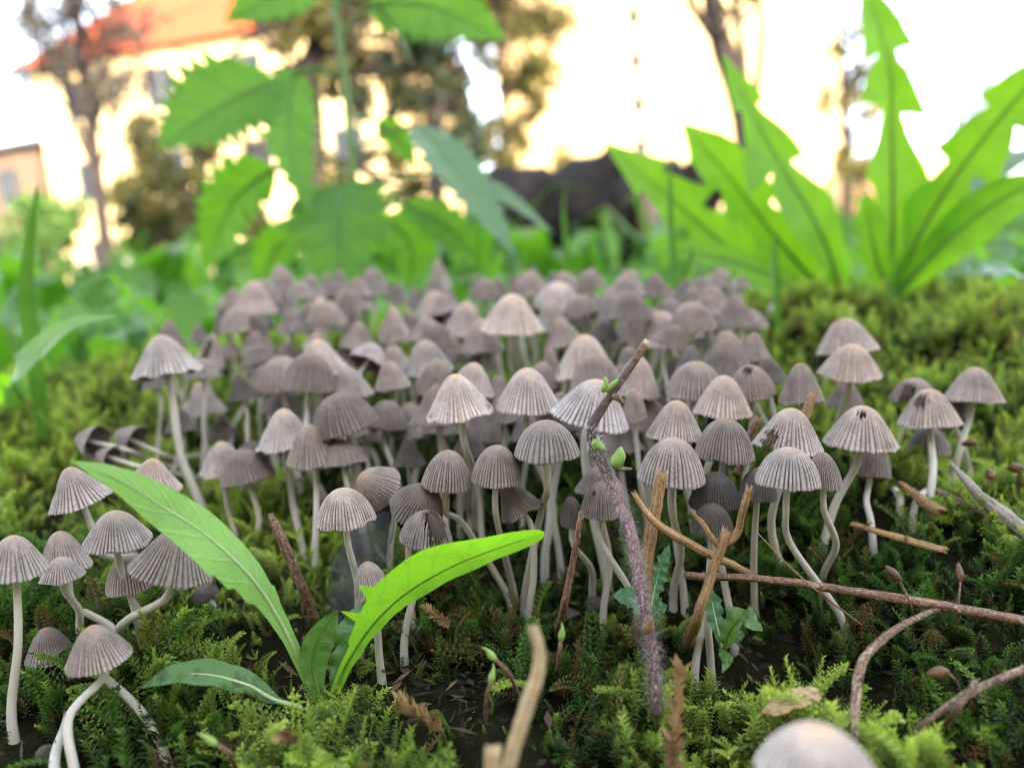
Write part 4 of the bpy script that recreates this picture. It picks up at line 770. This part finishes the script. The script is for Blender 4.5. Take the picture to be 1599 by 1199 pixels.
def twig(name, label, cat, segs, mat, rough=.07, part='stalk', group=None, jag=.03, ground=True):
    """segs: list of (pixel path with distances, radii in pixels); the first is the main piece, the rest its branches"""
    P0 = pixpath(segs[0][0]); o = thing(name, label, cat, P0[0], group)
    for k, (pts, rad) in enumerate(segs):
        Pp = pixpath(pts); n = max(14, len(pts) * 8); P = spline(Pp, n); dd = np.array([np.dot(p - CAM, fw) for p in P]); r = np.interp(np.linspace(0, 1, n), np.linspace(0, 1, len(rad)), rad) * dd / F
        P = P + np.cumsum(rng.normal(size=P.shape), axis=0) * (r * .05)[:, None]
        q = MB(); kn = np.interp(np.linspace(0, 1, n), np.linspace(0, 1, 6), rng.uniform(.88, 1.14, 6)); q.tube(P, r * kn, 11, rough * .6, jag, ridge=.10); q.build(part if k == 0 else 'branch', M[mat], o)
    return o
def gd(x, y, off=0.0): return (x, y, float(hit(x, y)[1]) - off)
twig('straw_stalk', 'upright broken straw stalk in front of the grey ribbed mushroom', 'stalk', [([gd(994, 1003), (1005, 930, 8.85), (1014, 850, 8.75), (1025, 780, 8.75), (1033, 738, 8.75)], [8.5, 9.5, 9.5, 9, 8])], 'straw', jag=.10)
twig('thin_twig', 'thin pale twig leaning across the broken straw stalk', 'twig', [([gd(1180, 900, .25), (1130, 876, 8.75), (1085, 852, 8.6), (1040, 826, 8.5), (1012, 800, 8.5), (993, 770, 8.5)], [6, 6, 6, 6.5, 7, 3.5])], 'straw', jag=.04)
twig('forked_straw', 'forked pale straw stalk standing before the blackish caps', 'stalk', [([gd(1074, 1004), (1086, 965, 8.6), (1108, 895, 8.5), (1124, 855, 8.45), (1133, 828, 8.42)], [9, 9, 9, 8.5, 7.5]),
     ([(1130, 850, 8.43), (1150, 832, 8.4), (1158, 800, 8.36), (1167, 762, 8.34)], [6, 6.5, 6, 5]), ([(1122, 852, 8.44), (1108, 835, 8.4), (1095, 815, 8.38), (1082, 802, 8.36)], [5, 5, 4.5, 3])], 'straw', jag=.08)
twig('long_twig', 'long reddish-brown twig lying across the moss in front of the curving stems', 'twig', [([(1630, 975, 8.3), (1500, 950, 8.45), (1380, 930, 8.6), (1280, 916, 8.7), (1180, 904, 8.8), (1072, 898, 8.95)], [8, 7.5, 7, 6.5, 6, 5])], 'redtwig')
twig('bent_twig', 'bent pale twig dropping from under the long twig to the moss', 'twig', [([gd(1336, 1165, .3), (1336, 1110, 7.5), (1342, 1055, 7.75), (1358, 1022, 7.95), (1400, 985, 8.2), (1470, 950, 8.5)], [6, 7, 6.5, 6, 5.5, 4])], 'twig')
twig('dry_stick', 'dry brown stick lying on moss at the far side of the bent twig', 'twig', [([gd(1430, 1138, .1), (1490, 1095, 7.45), (1550, 1062, 7.6), (1620, 1032, 7.75)], [4, 6.5, 6, 6]), ([gd(1472, 1135, .1), (1495, 1100, 7.4), (1522, 1062, 7.5)], [5, 6, 4])], 'twig')
twig('reddish_twig', 'thin reddish twig standing between the dark stems', 'twig', [([gd(872, 992), (880, 950, 9.15), (893, 885, 9.05), (908, 800, 9.0)], [7, 6, 5, 4])], 'redtwig')
twig('brown_stalk', 'brown dead stalk leaning in the moss behind the arching leaf', 'stalk', [([gd(492, 964), (468, 910, 9.95), (440, 850, 9.95), (419, 806, 9.95)], [7, 8.5, 8, 6])], 'redtwig')
twig('fallen_twig', 'thin fallen twig on the moss below the wide pale conical mushroom', 'twig', [([gd(312, 770, .15), gd(365, 762, .2), gd(420, 752, .2), gd(478, 750, .15)], [4, 5, 4.5, 4])], 'twig')
twig('curved_stick', 'curved pale stick poking up from the moss near the tiny sprouts', 'twig', [([(745, 1500, 5.75), (770, 1290, 5.75), (800, 1180, 5.8), (828, 1095, 5.85), (845, 1030, 5.9), (834, 978, 5.95)], [13, 14, 13, 12, 12, 8])], 'palewood')
twig('stick_stub', 'short pale stub beside the curved pale stick', 'twig', [([(748, 1500, 5.6), (762, 1280, 5.6), (770, 1165, 5.65)], [13, 15, 12])], 'palewood')
twig('straw_stub', 'broken straw stub poking up among the caps behind the notched mushroom', 'stalk', [([(1235, 720, 11.2), (1255, 655, 11.1), (1269, 613, 11.0)], [7, 7.5, 6])], 'straw', jag=.08)
twig('brown_stub', 'dark brown stub between the soil-speckled cap and the notched mushroom', 'stalk', [([(1150, 740, 10.7), (1166, 690, 10.6), (1183, 652, 10.5)], [7, 8, 6])], 'redtwig', jag=.06)
twig('grey_splinter', 'weathered whitish wood splinter pointing up out of the moss', 'wood', [([(1625, 850, 10.3), (1570, 808, 10.5), (1525, 770, 10.6), (1484, 724, 10.7)], [11, 11, 8, 2])], 'greywood', jag=.1, part='wood')
twig('broken_twig', 'short broken twig with an orange end lying beside the splinter', 'twig', [([gd(1470, 800, .25), gd(1435, 778, .35), gd(1407, 756, .45)], [8, 8, 5])], 'straw', jag=.08)
twig('dark_twig', 'dark brown twig lying against the weathered wood splinter', 'twig', [([gd(1552, 806, .3), gd(1500, 782, .3), gd(1450, 757, .3)], [7, 7, 5])], 'twig')
twig('sunken_twig', 'brown twig half sunk in moss beneath the large holed mushroom', 'twig', [([gd(1478, 860, .15), gd(1410, 842, .2), gd(1328, 818, .25)], [5, 6, 4])], 'straw')
twig('dry_grass_stem', 'hair-thin dry grass stem crossing the curving stems', 'grass', [([gd(1345, 975, .15), (1254, 904, 8.5), (1179, 828, 8.7)], [1.6, 1.5, 1])], 'straw', jag=0)
# wood chip
c0 = np.array(at(*gd(1190, 1113, .8))); c1 = np.array(at(*gd(1277, 1082, .85))); ch = thing('wood_chip', 'pale chip of wood lying on the front moss', 'wood', (c0 + c1) / 2)
P = spline([c0, (c0 + c1) / 2 + [0, 0, .03], c1], 14); q = MB(); wv = np.array([.15, .5, .75, .9, 1, 1.05, 1, 1, 1.1, 1, 1.05, .95, .9, .7]) * .088
n_ = nrm(up + back * .8); L_ = nrm(c1 - c0); B_ = nrm(np.cross(L_, n_)); V = []
for i in range(14):
    for s_, h in ((-1, 0), (-.6, .035), (0, .05), (.6, .03), (1, 0), (.5, -.04), (-.5, -.04)): V.append(P[i] + B_ * s_ * wv[i] * rng.uniform(.85, 1.12) + n_ * (h + rng.normal() * .008))
q.add(V, [(i * 7 + j, i * 7 + (j + 1) % 7, (i + 1) * 7 + (j + 1) % 7, (i + 1) * 7 + j) for i in range(13) for j in range(7)] + [tuple(range(7))[::-1], tuple(range(91, 98))]); q.build('splinter', M['palewood'], ch, smooth=False)

# sprouts with a bud on a reddish stalk, and moss capsules
for (pts, r, lb) in (([gd(812, 1090), (795, 1052, 7.75), (774, 1030, 7.7)], .07, 'tiny green sprout on an orange stalk nodding over the dark soil'), ([gd(758, 1130), (760, 1090, 7.5), (766, 1065, 7.5)], .065, 'tiny green sprout on an upright dark stalk'),
                     ([gd(870, 1050), (873, 1025, 7.95), (876, 1000, 7.95)], .07, 'tiny green sprout at the foot of the reddish twig'), ([gd(368, 1200), (358, 1175, 7.0), (338, 1162, 6.95)], .07, 'yellow-green sprout on a red stalk in the front moss')):
    o = thing('sprout', lb, 'sprout', at(*pts[0])); q = MB(); q.tube(spline(pixpath(pts), 12), .022, 6); q.build('stalk', M['redtwig'], o)
    e = at(*pts[-1]); d = nrm(e - at(*pts[-2])); q = MB(); q.tube(spline([e - d * .02, e + d * .07, e + d * .13 + up * .01, e + d * .2 - RT * .02], 9), np.array([.3, .7, 1, 1, .85, .6, .4, .2, .05]) * r * .55, 8); q.build('bud', M['bud'], o)
for (pts, r, lb) in (([gd(1538, 790), (1542, 760, 11.2), (1548, 746, 11.2)], .07, 'dark brown moss capsule near the weathered splinter'), ([gd(1590, 770), (1590, 742, 11.4), (1594, 730, 11.4)], .075, 'dark moss capsule at the outer edge of the mossy side'), ([gd(1500, 1085), (1492, 1062, 7.6), (1478, 1048, 7.6)], .065, 'glossy brown moss capsule by the dry stick'),
                     ([gd(1425, 998), (1424, 950, 8.5), (1404, 905, 8.6)], .05, 'moss capsule on a long red stalk over the long twig'), ([gd(1494, 990), (1496, 950, 8.5), (1500, 905, 8.6)], .045, 'slim moss capsule standing above the long twig'), ([gd(1530, 720), (1524, 700, 12.2), (1522, 690, 12.2)], .06, 'small moss capsule below the outermost smooth mushroom')):
    o = thing('moss_capsule', lb, 'capsule', at(*pts[0])); q = MB(); q.tube(spline(pixpath(pts), 12), .014, 5); q.build('stalk', M['redtwig'], o)
    e = at(*pts[-1]); d = nrm(e - at(*pts[-2]) - up * .12 - RT * .06); q = MB(); q.tube([e + d * k for k in np.linspace(-.03, .2, 9)], np.array([.25, .6, .85, 1, 1, .9, .75, .5, .2]) * r, 8); q.build('capsule', M['capsule'], o)
# dry moss sprigs
for (pts, wd, lb) in (([gd(1050, 1230), (1052, 1160, 7.0), (1058, 1100, 7.15), (1062, 1050, 7.3)], .16, 'upright tan dry moss sprig at the foot of the hairy stem'), ([gd(690, 1140, .1), (662, 1118, 7.8), (628, 1095, 7.95)], .13, 'tan dry moss sprig lying on dark soil below the dandelion'), ([gd(480, 1165, .1), (440, 1150, 7.4)], .10, 'small dry moss sprig near the low spotted leaf'), ([gd(700, 975, .1), (680, 960, 9.3), (665, 948, 9.4)], .1, 'reddish dry moss sprig under the torn mushroom')):
    o = thing('dry_moss_sprig', lb, 'moss sprig', at(*pts[0])); P = spline(pixpath(pts), 22); q = MB(); q.tube(P, .015, 5); q.build('stem', M['drymoss'], o); q = MB()
    for i in range(22):
        for k in range(6):
            T_ = nrm(P[min(21, i + 1)] - P[max(0, i - 1)]); d = rng.normal(size=3); d = nrm(nrm(d - T_ * np.dot(d, T_)) + T_ * 1.0); l = wd * rng.uniform(.7, 1.3); s_ = nrm(np.cross(d, T_)) * l * .2; q.quad(P[i], P[i] + d * l * .5 + s_, P[i] + d * l, P[i] + d * l * .5 - s_)
    tag(q.build('leaves', M['drymoss'], o, smooth=False), kind='stuff')
# crinkled seedlings among the straw
base, _ = hit(1005, 975); sl = thing('seedling', 'crinkled grey-green seedling between hairy stem and broken straw', 'plant', base)
leaf(sl, pixpath([(1005, 975, 8.9), (1000, 950, 8.75), (985, 935, 8.5), (958, 930, 8.4)]), [(0, 5, 5), (.3, 16, 16), (.6, 26, 24), (.85, 18, 18), (1, 3, 3)], 'crinkle', up * .7 + back * .8, 50, 6, .1, .25, teeth=7, tooth=.25, ribr=.02, ripple=9)
leaf(sl, pixpath([(1010, 975, 8.95), (1020, 930, 9.0), (1030, 890, 9.05), (1045, 850, 9.1)]), [(0, 4, 4), (.3, 10, 10), (.6, 19, 17), (.85, 12, 12), (1, 2, 2)], 'crinkle', back + RT * .4, 50, 6, .15, .2, teeth=7, tooth=.25, ribr=.02, ripple=9)
leaf(sl, pixpath([(1008, 975, 8.85), (1025, 955, 8.7), (1042, 945, 8.6)]), [(0, 4, 4), (.4, 13, 12), (.8, 12, 12), (1, 2, 2)], 'crinkle', up * .7 + back * .8, 40, 5, .1, .25, teeth=6, tooth=.2, ribr=.018)
base, _ = hit(1130, 1010); sl = thing('seedling', 'dark green lobed seedling beside the foot of the forked straw', 'plant', base)
leaf(sl, pixpath([(1130, 1010, 8.7), (1140, 985, 8.6), (1160, 965, 8.45), (1190, 985, 8.3)]), [(0, 5, 5), (.3, 24, 18), (.55, 26, 26), (.8, 18, 20), (1, 2, 2)], 'dleafdark', up * .8 + back * .6, 50, 6, .1, .3, teeth=5, tooth=.3, ribr=.02, rib='midribdark')
leaf(sl, pixpath([(1128, 1010, 8.7), (1118, 970, 8.75), (1110, 935, 8.8), (1098, 915, 8.8)]), [(0, 4, 4), (.4, 14, 14), (.7, 18, 18), (1, 2, 2)], 'crinkle', back + up * .5, 50, 6, .1, .25, teeth=6, tooth=.3, ribr=.02)
leaf(sl, pixpath([(1126, 1012, 8.7), (1135, 1030, 8.3), (1128, 1050, 8.1)]), [(0, 4, 4), (.5, 14, 14), (1, 1, 1)], 'dleafdark', up + back * .5, 40, 5, .1, .2, teeth=4, tooth=.3, ribr=.018, rib='midribdark')

# the tall nettle behind the cluster
base = at(566, 470, 34); base[2] = float(ground_z(base[0], base[1]))
nt_ = thing('nettle', 'tall stinging nettle with toothed leaves standing behind the cluster', 'plant', base); q = MB()
q.tube(spline([base, at(556, 330, 34), at(544, 180, 34), at(530, 60, 34), at(512, -60, 34)], 24), np.linspace(.22, .15, 24), 8); q.build('stem', M['nstem'], nt_)
def petiole(a, b):
    q = MB(); m_ = (np.array(a) + b) / 2 + up * .3; q.tube(spline([a, m_, b], 8), .08, 6); q.build('petiole', M['nstem'], nt_)
NW = [(0, .28, .28), (.06, .62, .62), (.2, .96, .96), (.35, 1, 1), (.55, .82, .82), (.75, .5, .5), (.9, .2, .2), (1, .02, .02)]
def nleaf(s, m_, e, wpx, d=(34, 33, 32), mat='nleaf', nh=None, node=None, cup=.15):
    path = pixpath([(*s, d[0]), (*m_, d[1]), (*e, d[2])]); leaf(nt_, path, [(t, a * wpx, b * wpx) for t, a, b in NW], mat, nh, 110, 8, cup, .04, teeth=11, tooth=.34, sweep=-.35, rib='midribdark', ribr=.09)
    if node: petiole(at(*node, 34), path[0])
nleaf((432, 125), (345, 165), (248, 232), 104, node=(540, 120), nh=back + up * .3)
nleaf((460, 110), (450, 215), (486, 340), 52, (34, 32.5, 31.5), nh=back + RT * .6, node=(540, 125))
nleaf((428, 262), (365, 315), (318, 425), 66, (35, 35.5, 36), nh=back - RT * .2, node=(550, 260))
nleaf((525, 285), (530, 350), (528, 470), 105, (33.5, 31.5, 30.5), nh=back + up * .3, node=(552, 280))
nleaf((575, 5), (670, 10), (790, 62), 75, (34, 33.5, 33), nh=back + up * .1, node=(525, 10))
nleaf((500, -18), (430, -5), (350, 35), 55, (34, 33.5, 33), nh=back + up * .1, node=(520, -10))
nleaf((655, 196), (715, 270), (805, 400), 58, (33, 31.5, 30.5), 'nleafgrey', back * .8 + up * .5 + RT * .5, node=(548, 240))
nleaf((740, 275), (800, 315), (866, 366), 24, (33, 32, 31.5), 'nleafgrey', up + back * .3, node=(560, 290))
nleaf((590, 8), (615, 40), (645, 105), 18, (34, 33, 32.5), 'nleafgrey', up * .5 + RT + back * .2, node=(532, 60))
nleaf((630, 318), (700, 355), (775, 440), 38, (35, 34.5, 34), 'nleaf', back + up * .4, node=(556, 320))
nleaf((600, 340), (640, 380), (640, 450), 50, (36, 35.5, 35), 'nleaf', back, node=(558, 345))
nleaf((470, 355), (430, 390), (400, 460), 40, (36, 36, 36), 'nleaf', back, node=(556, 350))
nleaf((590, 190), (620, 215), (650, 260), 26, (37, 37, 37), 'nleaf', back, node=(544, 190))

# dandelions standing behind the mossy side
def dandelion(label, b0, items):
    base = at(*b0); base[2] = float(ground_z(base[0], base[1])); o = thing('dandelion', label, 'plant', base)
    for path, wid, mat in items:
        path = pixpath(path); path[0] = path[0] * .3 + base * .7
        wid = [(a_, b_ * .84, c_ * .84) for a_, b_, c_ in wid]; leaf(o, path, wid, mat, back + RT * rng.uniform(-.2, .2) + up * .2, 130, 7, .12, .06, rib='midribdark', ribr=.09, sweep=.35)
    return o
def lobes(w, n=4, stalk=.22, deep=.5, end=.95):
    r = [(0, 9, 9), (stalk, 12, 12)]; 
    for k in range(n):
        a = stalk + (end - stalk) * k / n; b = stalk + (end - stalk) * (k + 1) / n; g = w * (.6 + .4 * math.sin(math.pi * (k + .7) / n)); j = rng.uniform(-.02, .02)
        r += [(a + .012 + j, g, g * .9), (a + (b - a) * .55 + j, g * .85, g * .95), (b - .004 + j, g * deep, g * deep)]
    return r + [(end + .01, w * .5, w * .5), (1, 1, 1)]
dandelion('upright dandelion with long lobed leaves behind the mossy side of the cluster', (1392, 455, 25.5), [
    ([(1390, 455, 25.5), (1394, 330, 25.5), (1392, 200, 25.5), (1388, 100, 25.3), (1345, -40, 25)], [(0, 10, 10), (.2, 22, 20), (.36, 48, 40), (.40, 72, 62), (.50, 34, 30), (.58, 18, 18), (.605, 70, 30), (.66, 44, 74), (.74, 16, 46), (.775, 20, 18), (.79, 60, 60), (.9, 34, 34), (1, 2, 2)], 'bleaf'),
    ([(1400, 455, 25.3), (1440, 360, 25), (1510, 250, 24.5), (1600, 140, 24), (1680, 60, 23.5)], [(0, 10, 10), (.2, 22, 20), (.34, 60, 60), (.44, 40, 34), (.50, 24, 26), (.53, 74, 62), (.66, 46, 40), (.70, 30, 30), (.73, 66, 60), (1, 2, 2)], 'bleaf'),
    ([(1405, 455, 25), (1470, 385, 24.5), (1550, 320, 24), (1650, 265, 23.5)], [(0, 10, 10), (.3, 34, 30), (.6, 50, 44), (.8, 40, 36), (1, 2, 2)], 'bleaf'),
    ([(1382, 455, 25.2), (1366, 390, 25), (1352, 305, 24.8)], [(0, 14, 14), (.4, 26, 26), (.8, 28, 28), (1, 10, 10)], 'bleaf'),
    ([(1400, 455, 25.6), (1450, 330, 27), (1560, 260, 28), (1640, 230, 29)], [(0, 8, 8), (.4, 20, 20), (.7, 26, 26), (1, 2, 2)], 'nleafgrey')])
dandelion('spreading dandelion with lobed leaves between the nettle and upright dandelion', (1310, 450, 27), [
    ([(1335, 455, 26), (1285, 370, 26), (1215, 250, 26), (1168, 165, 26), (1128, 85, 26)], [(0, 12, 12), (.2, 30, 30), (.40, 54, 62), (.52, 26, 48), (.565, 20, 24), (.585, 50, 104), (.70, 36, 46), (.80, 14, 20), (.82, 36, 34), (1, 1, 1)], 'bleaf'),
    ([(1290, 455, 26.6), (1220, 380, 26.8), (1150, 290, 27), (1068, 195, 27)], [(0, 12, 12), (.25, 30, 28), (.42, 50, 46), (.54, 24, 24), (.58, 58, 60), (.72, 30, 28), (.75, 56, 50), (.9, 40, 34), (1, 4, 4)], 'bleaf'),
    ([(1250, 455, 28), (1150, 395, 28.2), (1060, 320, 28.4), (945, 225, 28.5)], [(0, 12, 12), (.3, 36, 34), (.5, 54, 46), (.6, 24, 22), (.63, 64, 54), (.8, 28, 26), (.82, 50, 40), (1, 3, 3)], 'bleaf'),
    ([(1260, 460, 27), (1180, 420, 26), (1090, 395, 25.5), (1010, 390, 25)], [(0, 8, 8), (.4, 24, 20), (.8, 26, 20), (1, 2, 2)], 'bleaf'),
    ([(1330, 460, 27.5), (1290, 360, 28.5), (1270, 290, 29)], [(0, 10, 10), (.5, 26, 26), (1, 3, 3)], 'nleafgrey')])
base = at(1640, 450, 23); base[2] = float(ground_z(base[0], base[1])); o = thing('low_leaf_plant', 'low grey-green broad leaf lying on the moss beside the upright dandelion', 'plant', base)
leaf(o, [base + up * .2, at(1580, 428, 23), at(1530, 425, 22.7), at(1470, 432, 22.5)], [(0, 6, 6), (.3, 28, 20), (.6, 30, 22), (.85, 18, 14), (1, 1, 1)], 'nleafgrey', up + back * .35, 60, 6, .1, .1, rib='midribdark', ribr=.06)
# the small plant by the edge on the nettle side
base, bd = hit(40, 625); o = thing('broad_leaf_plant', 'broad smooth leaf and tall blade growing from the moss away from the cluster', 'plant', base)
leaf(o, [base, at(20, 590, 15.5), at(60, 545, 15.2), at(115, 505, 15), at(185, 492, 15)], [(0, 8, 8), (.35, 30, 34), (.6, 30, 36), (.85, 18, 18), (1, 1, 1)], 'dleafpale', up * .35 + back * .9 - RT * .2, 70, 7, .1, .1, ribr=.05)
leaf(o, [base, at(-20, 590, 15.2), at(-60, 555, 15), at(-90, 540, 15)], [(0, 10, 10), (.5, 30, 26), (1, 2, 2)], 'bleaf', back + up * .5, 50, 6, .1, .1, ribr=.05)
def blade(label, b, pts, wpx, group=None):
    base = at(*b); base[2] = float(ground_z(base[0], base[1])); o = thing('grass_blade', label, 'grass', base, group)
    leaf(o, [base] + pixpath(pts), [(0, wpx * .7, wpx * .7), (.4, wpx, wpx), (.8, wpx * .6, wpx * .6), (1, .3, .3)], 'grass', back + RT * .3, 40, 3, .25, 0, rib=None, name='blade')
blade('tall upright grass blade beside the broad smooth leaf', (62, 640, 18), [(55, 560, 18), (42, 440, 17.8), (60, 278, 17.6)], 13)
blade('tall grass blade between the log and spreading dandelion', (1052, 480, 24), [(1050, 420, 24), (1046, 330, 24), (1047, 235, 24)], 7)
blade('short broad grass blade beside the lone mushroom behind the cluster', (1062, 490, 22), [(1062, 450, 22), (1078, 405, 22), (1082, 380, 22)], 10)
blade('grass blade leaning past the lone mushroom behind the cluster', (1115, 520, 20.5), [(1122, 480, 20.5), (1138, 440, 20.5), (1146, 425, 20.5)], 7)
blade('grass blade growing at the foot of the spreading dandelion', (1213, 500, 22), [(1212, 450, 22), (1208, 400, 22), (1213, 360, 22)], 9)
blade('thin grass blade in front of the rotten log', (885, 440, 30), [(884, 390, 30), (880, 330, 30), (884, 290, 30)], 6)
blade('thin grass blade at the foot of the upright dandelion', (1390, 490, 23), [(1392, 455, 23), (1398, 425, 23), (1402, 400, 23)], 6)
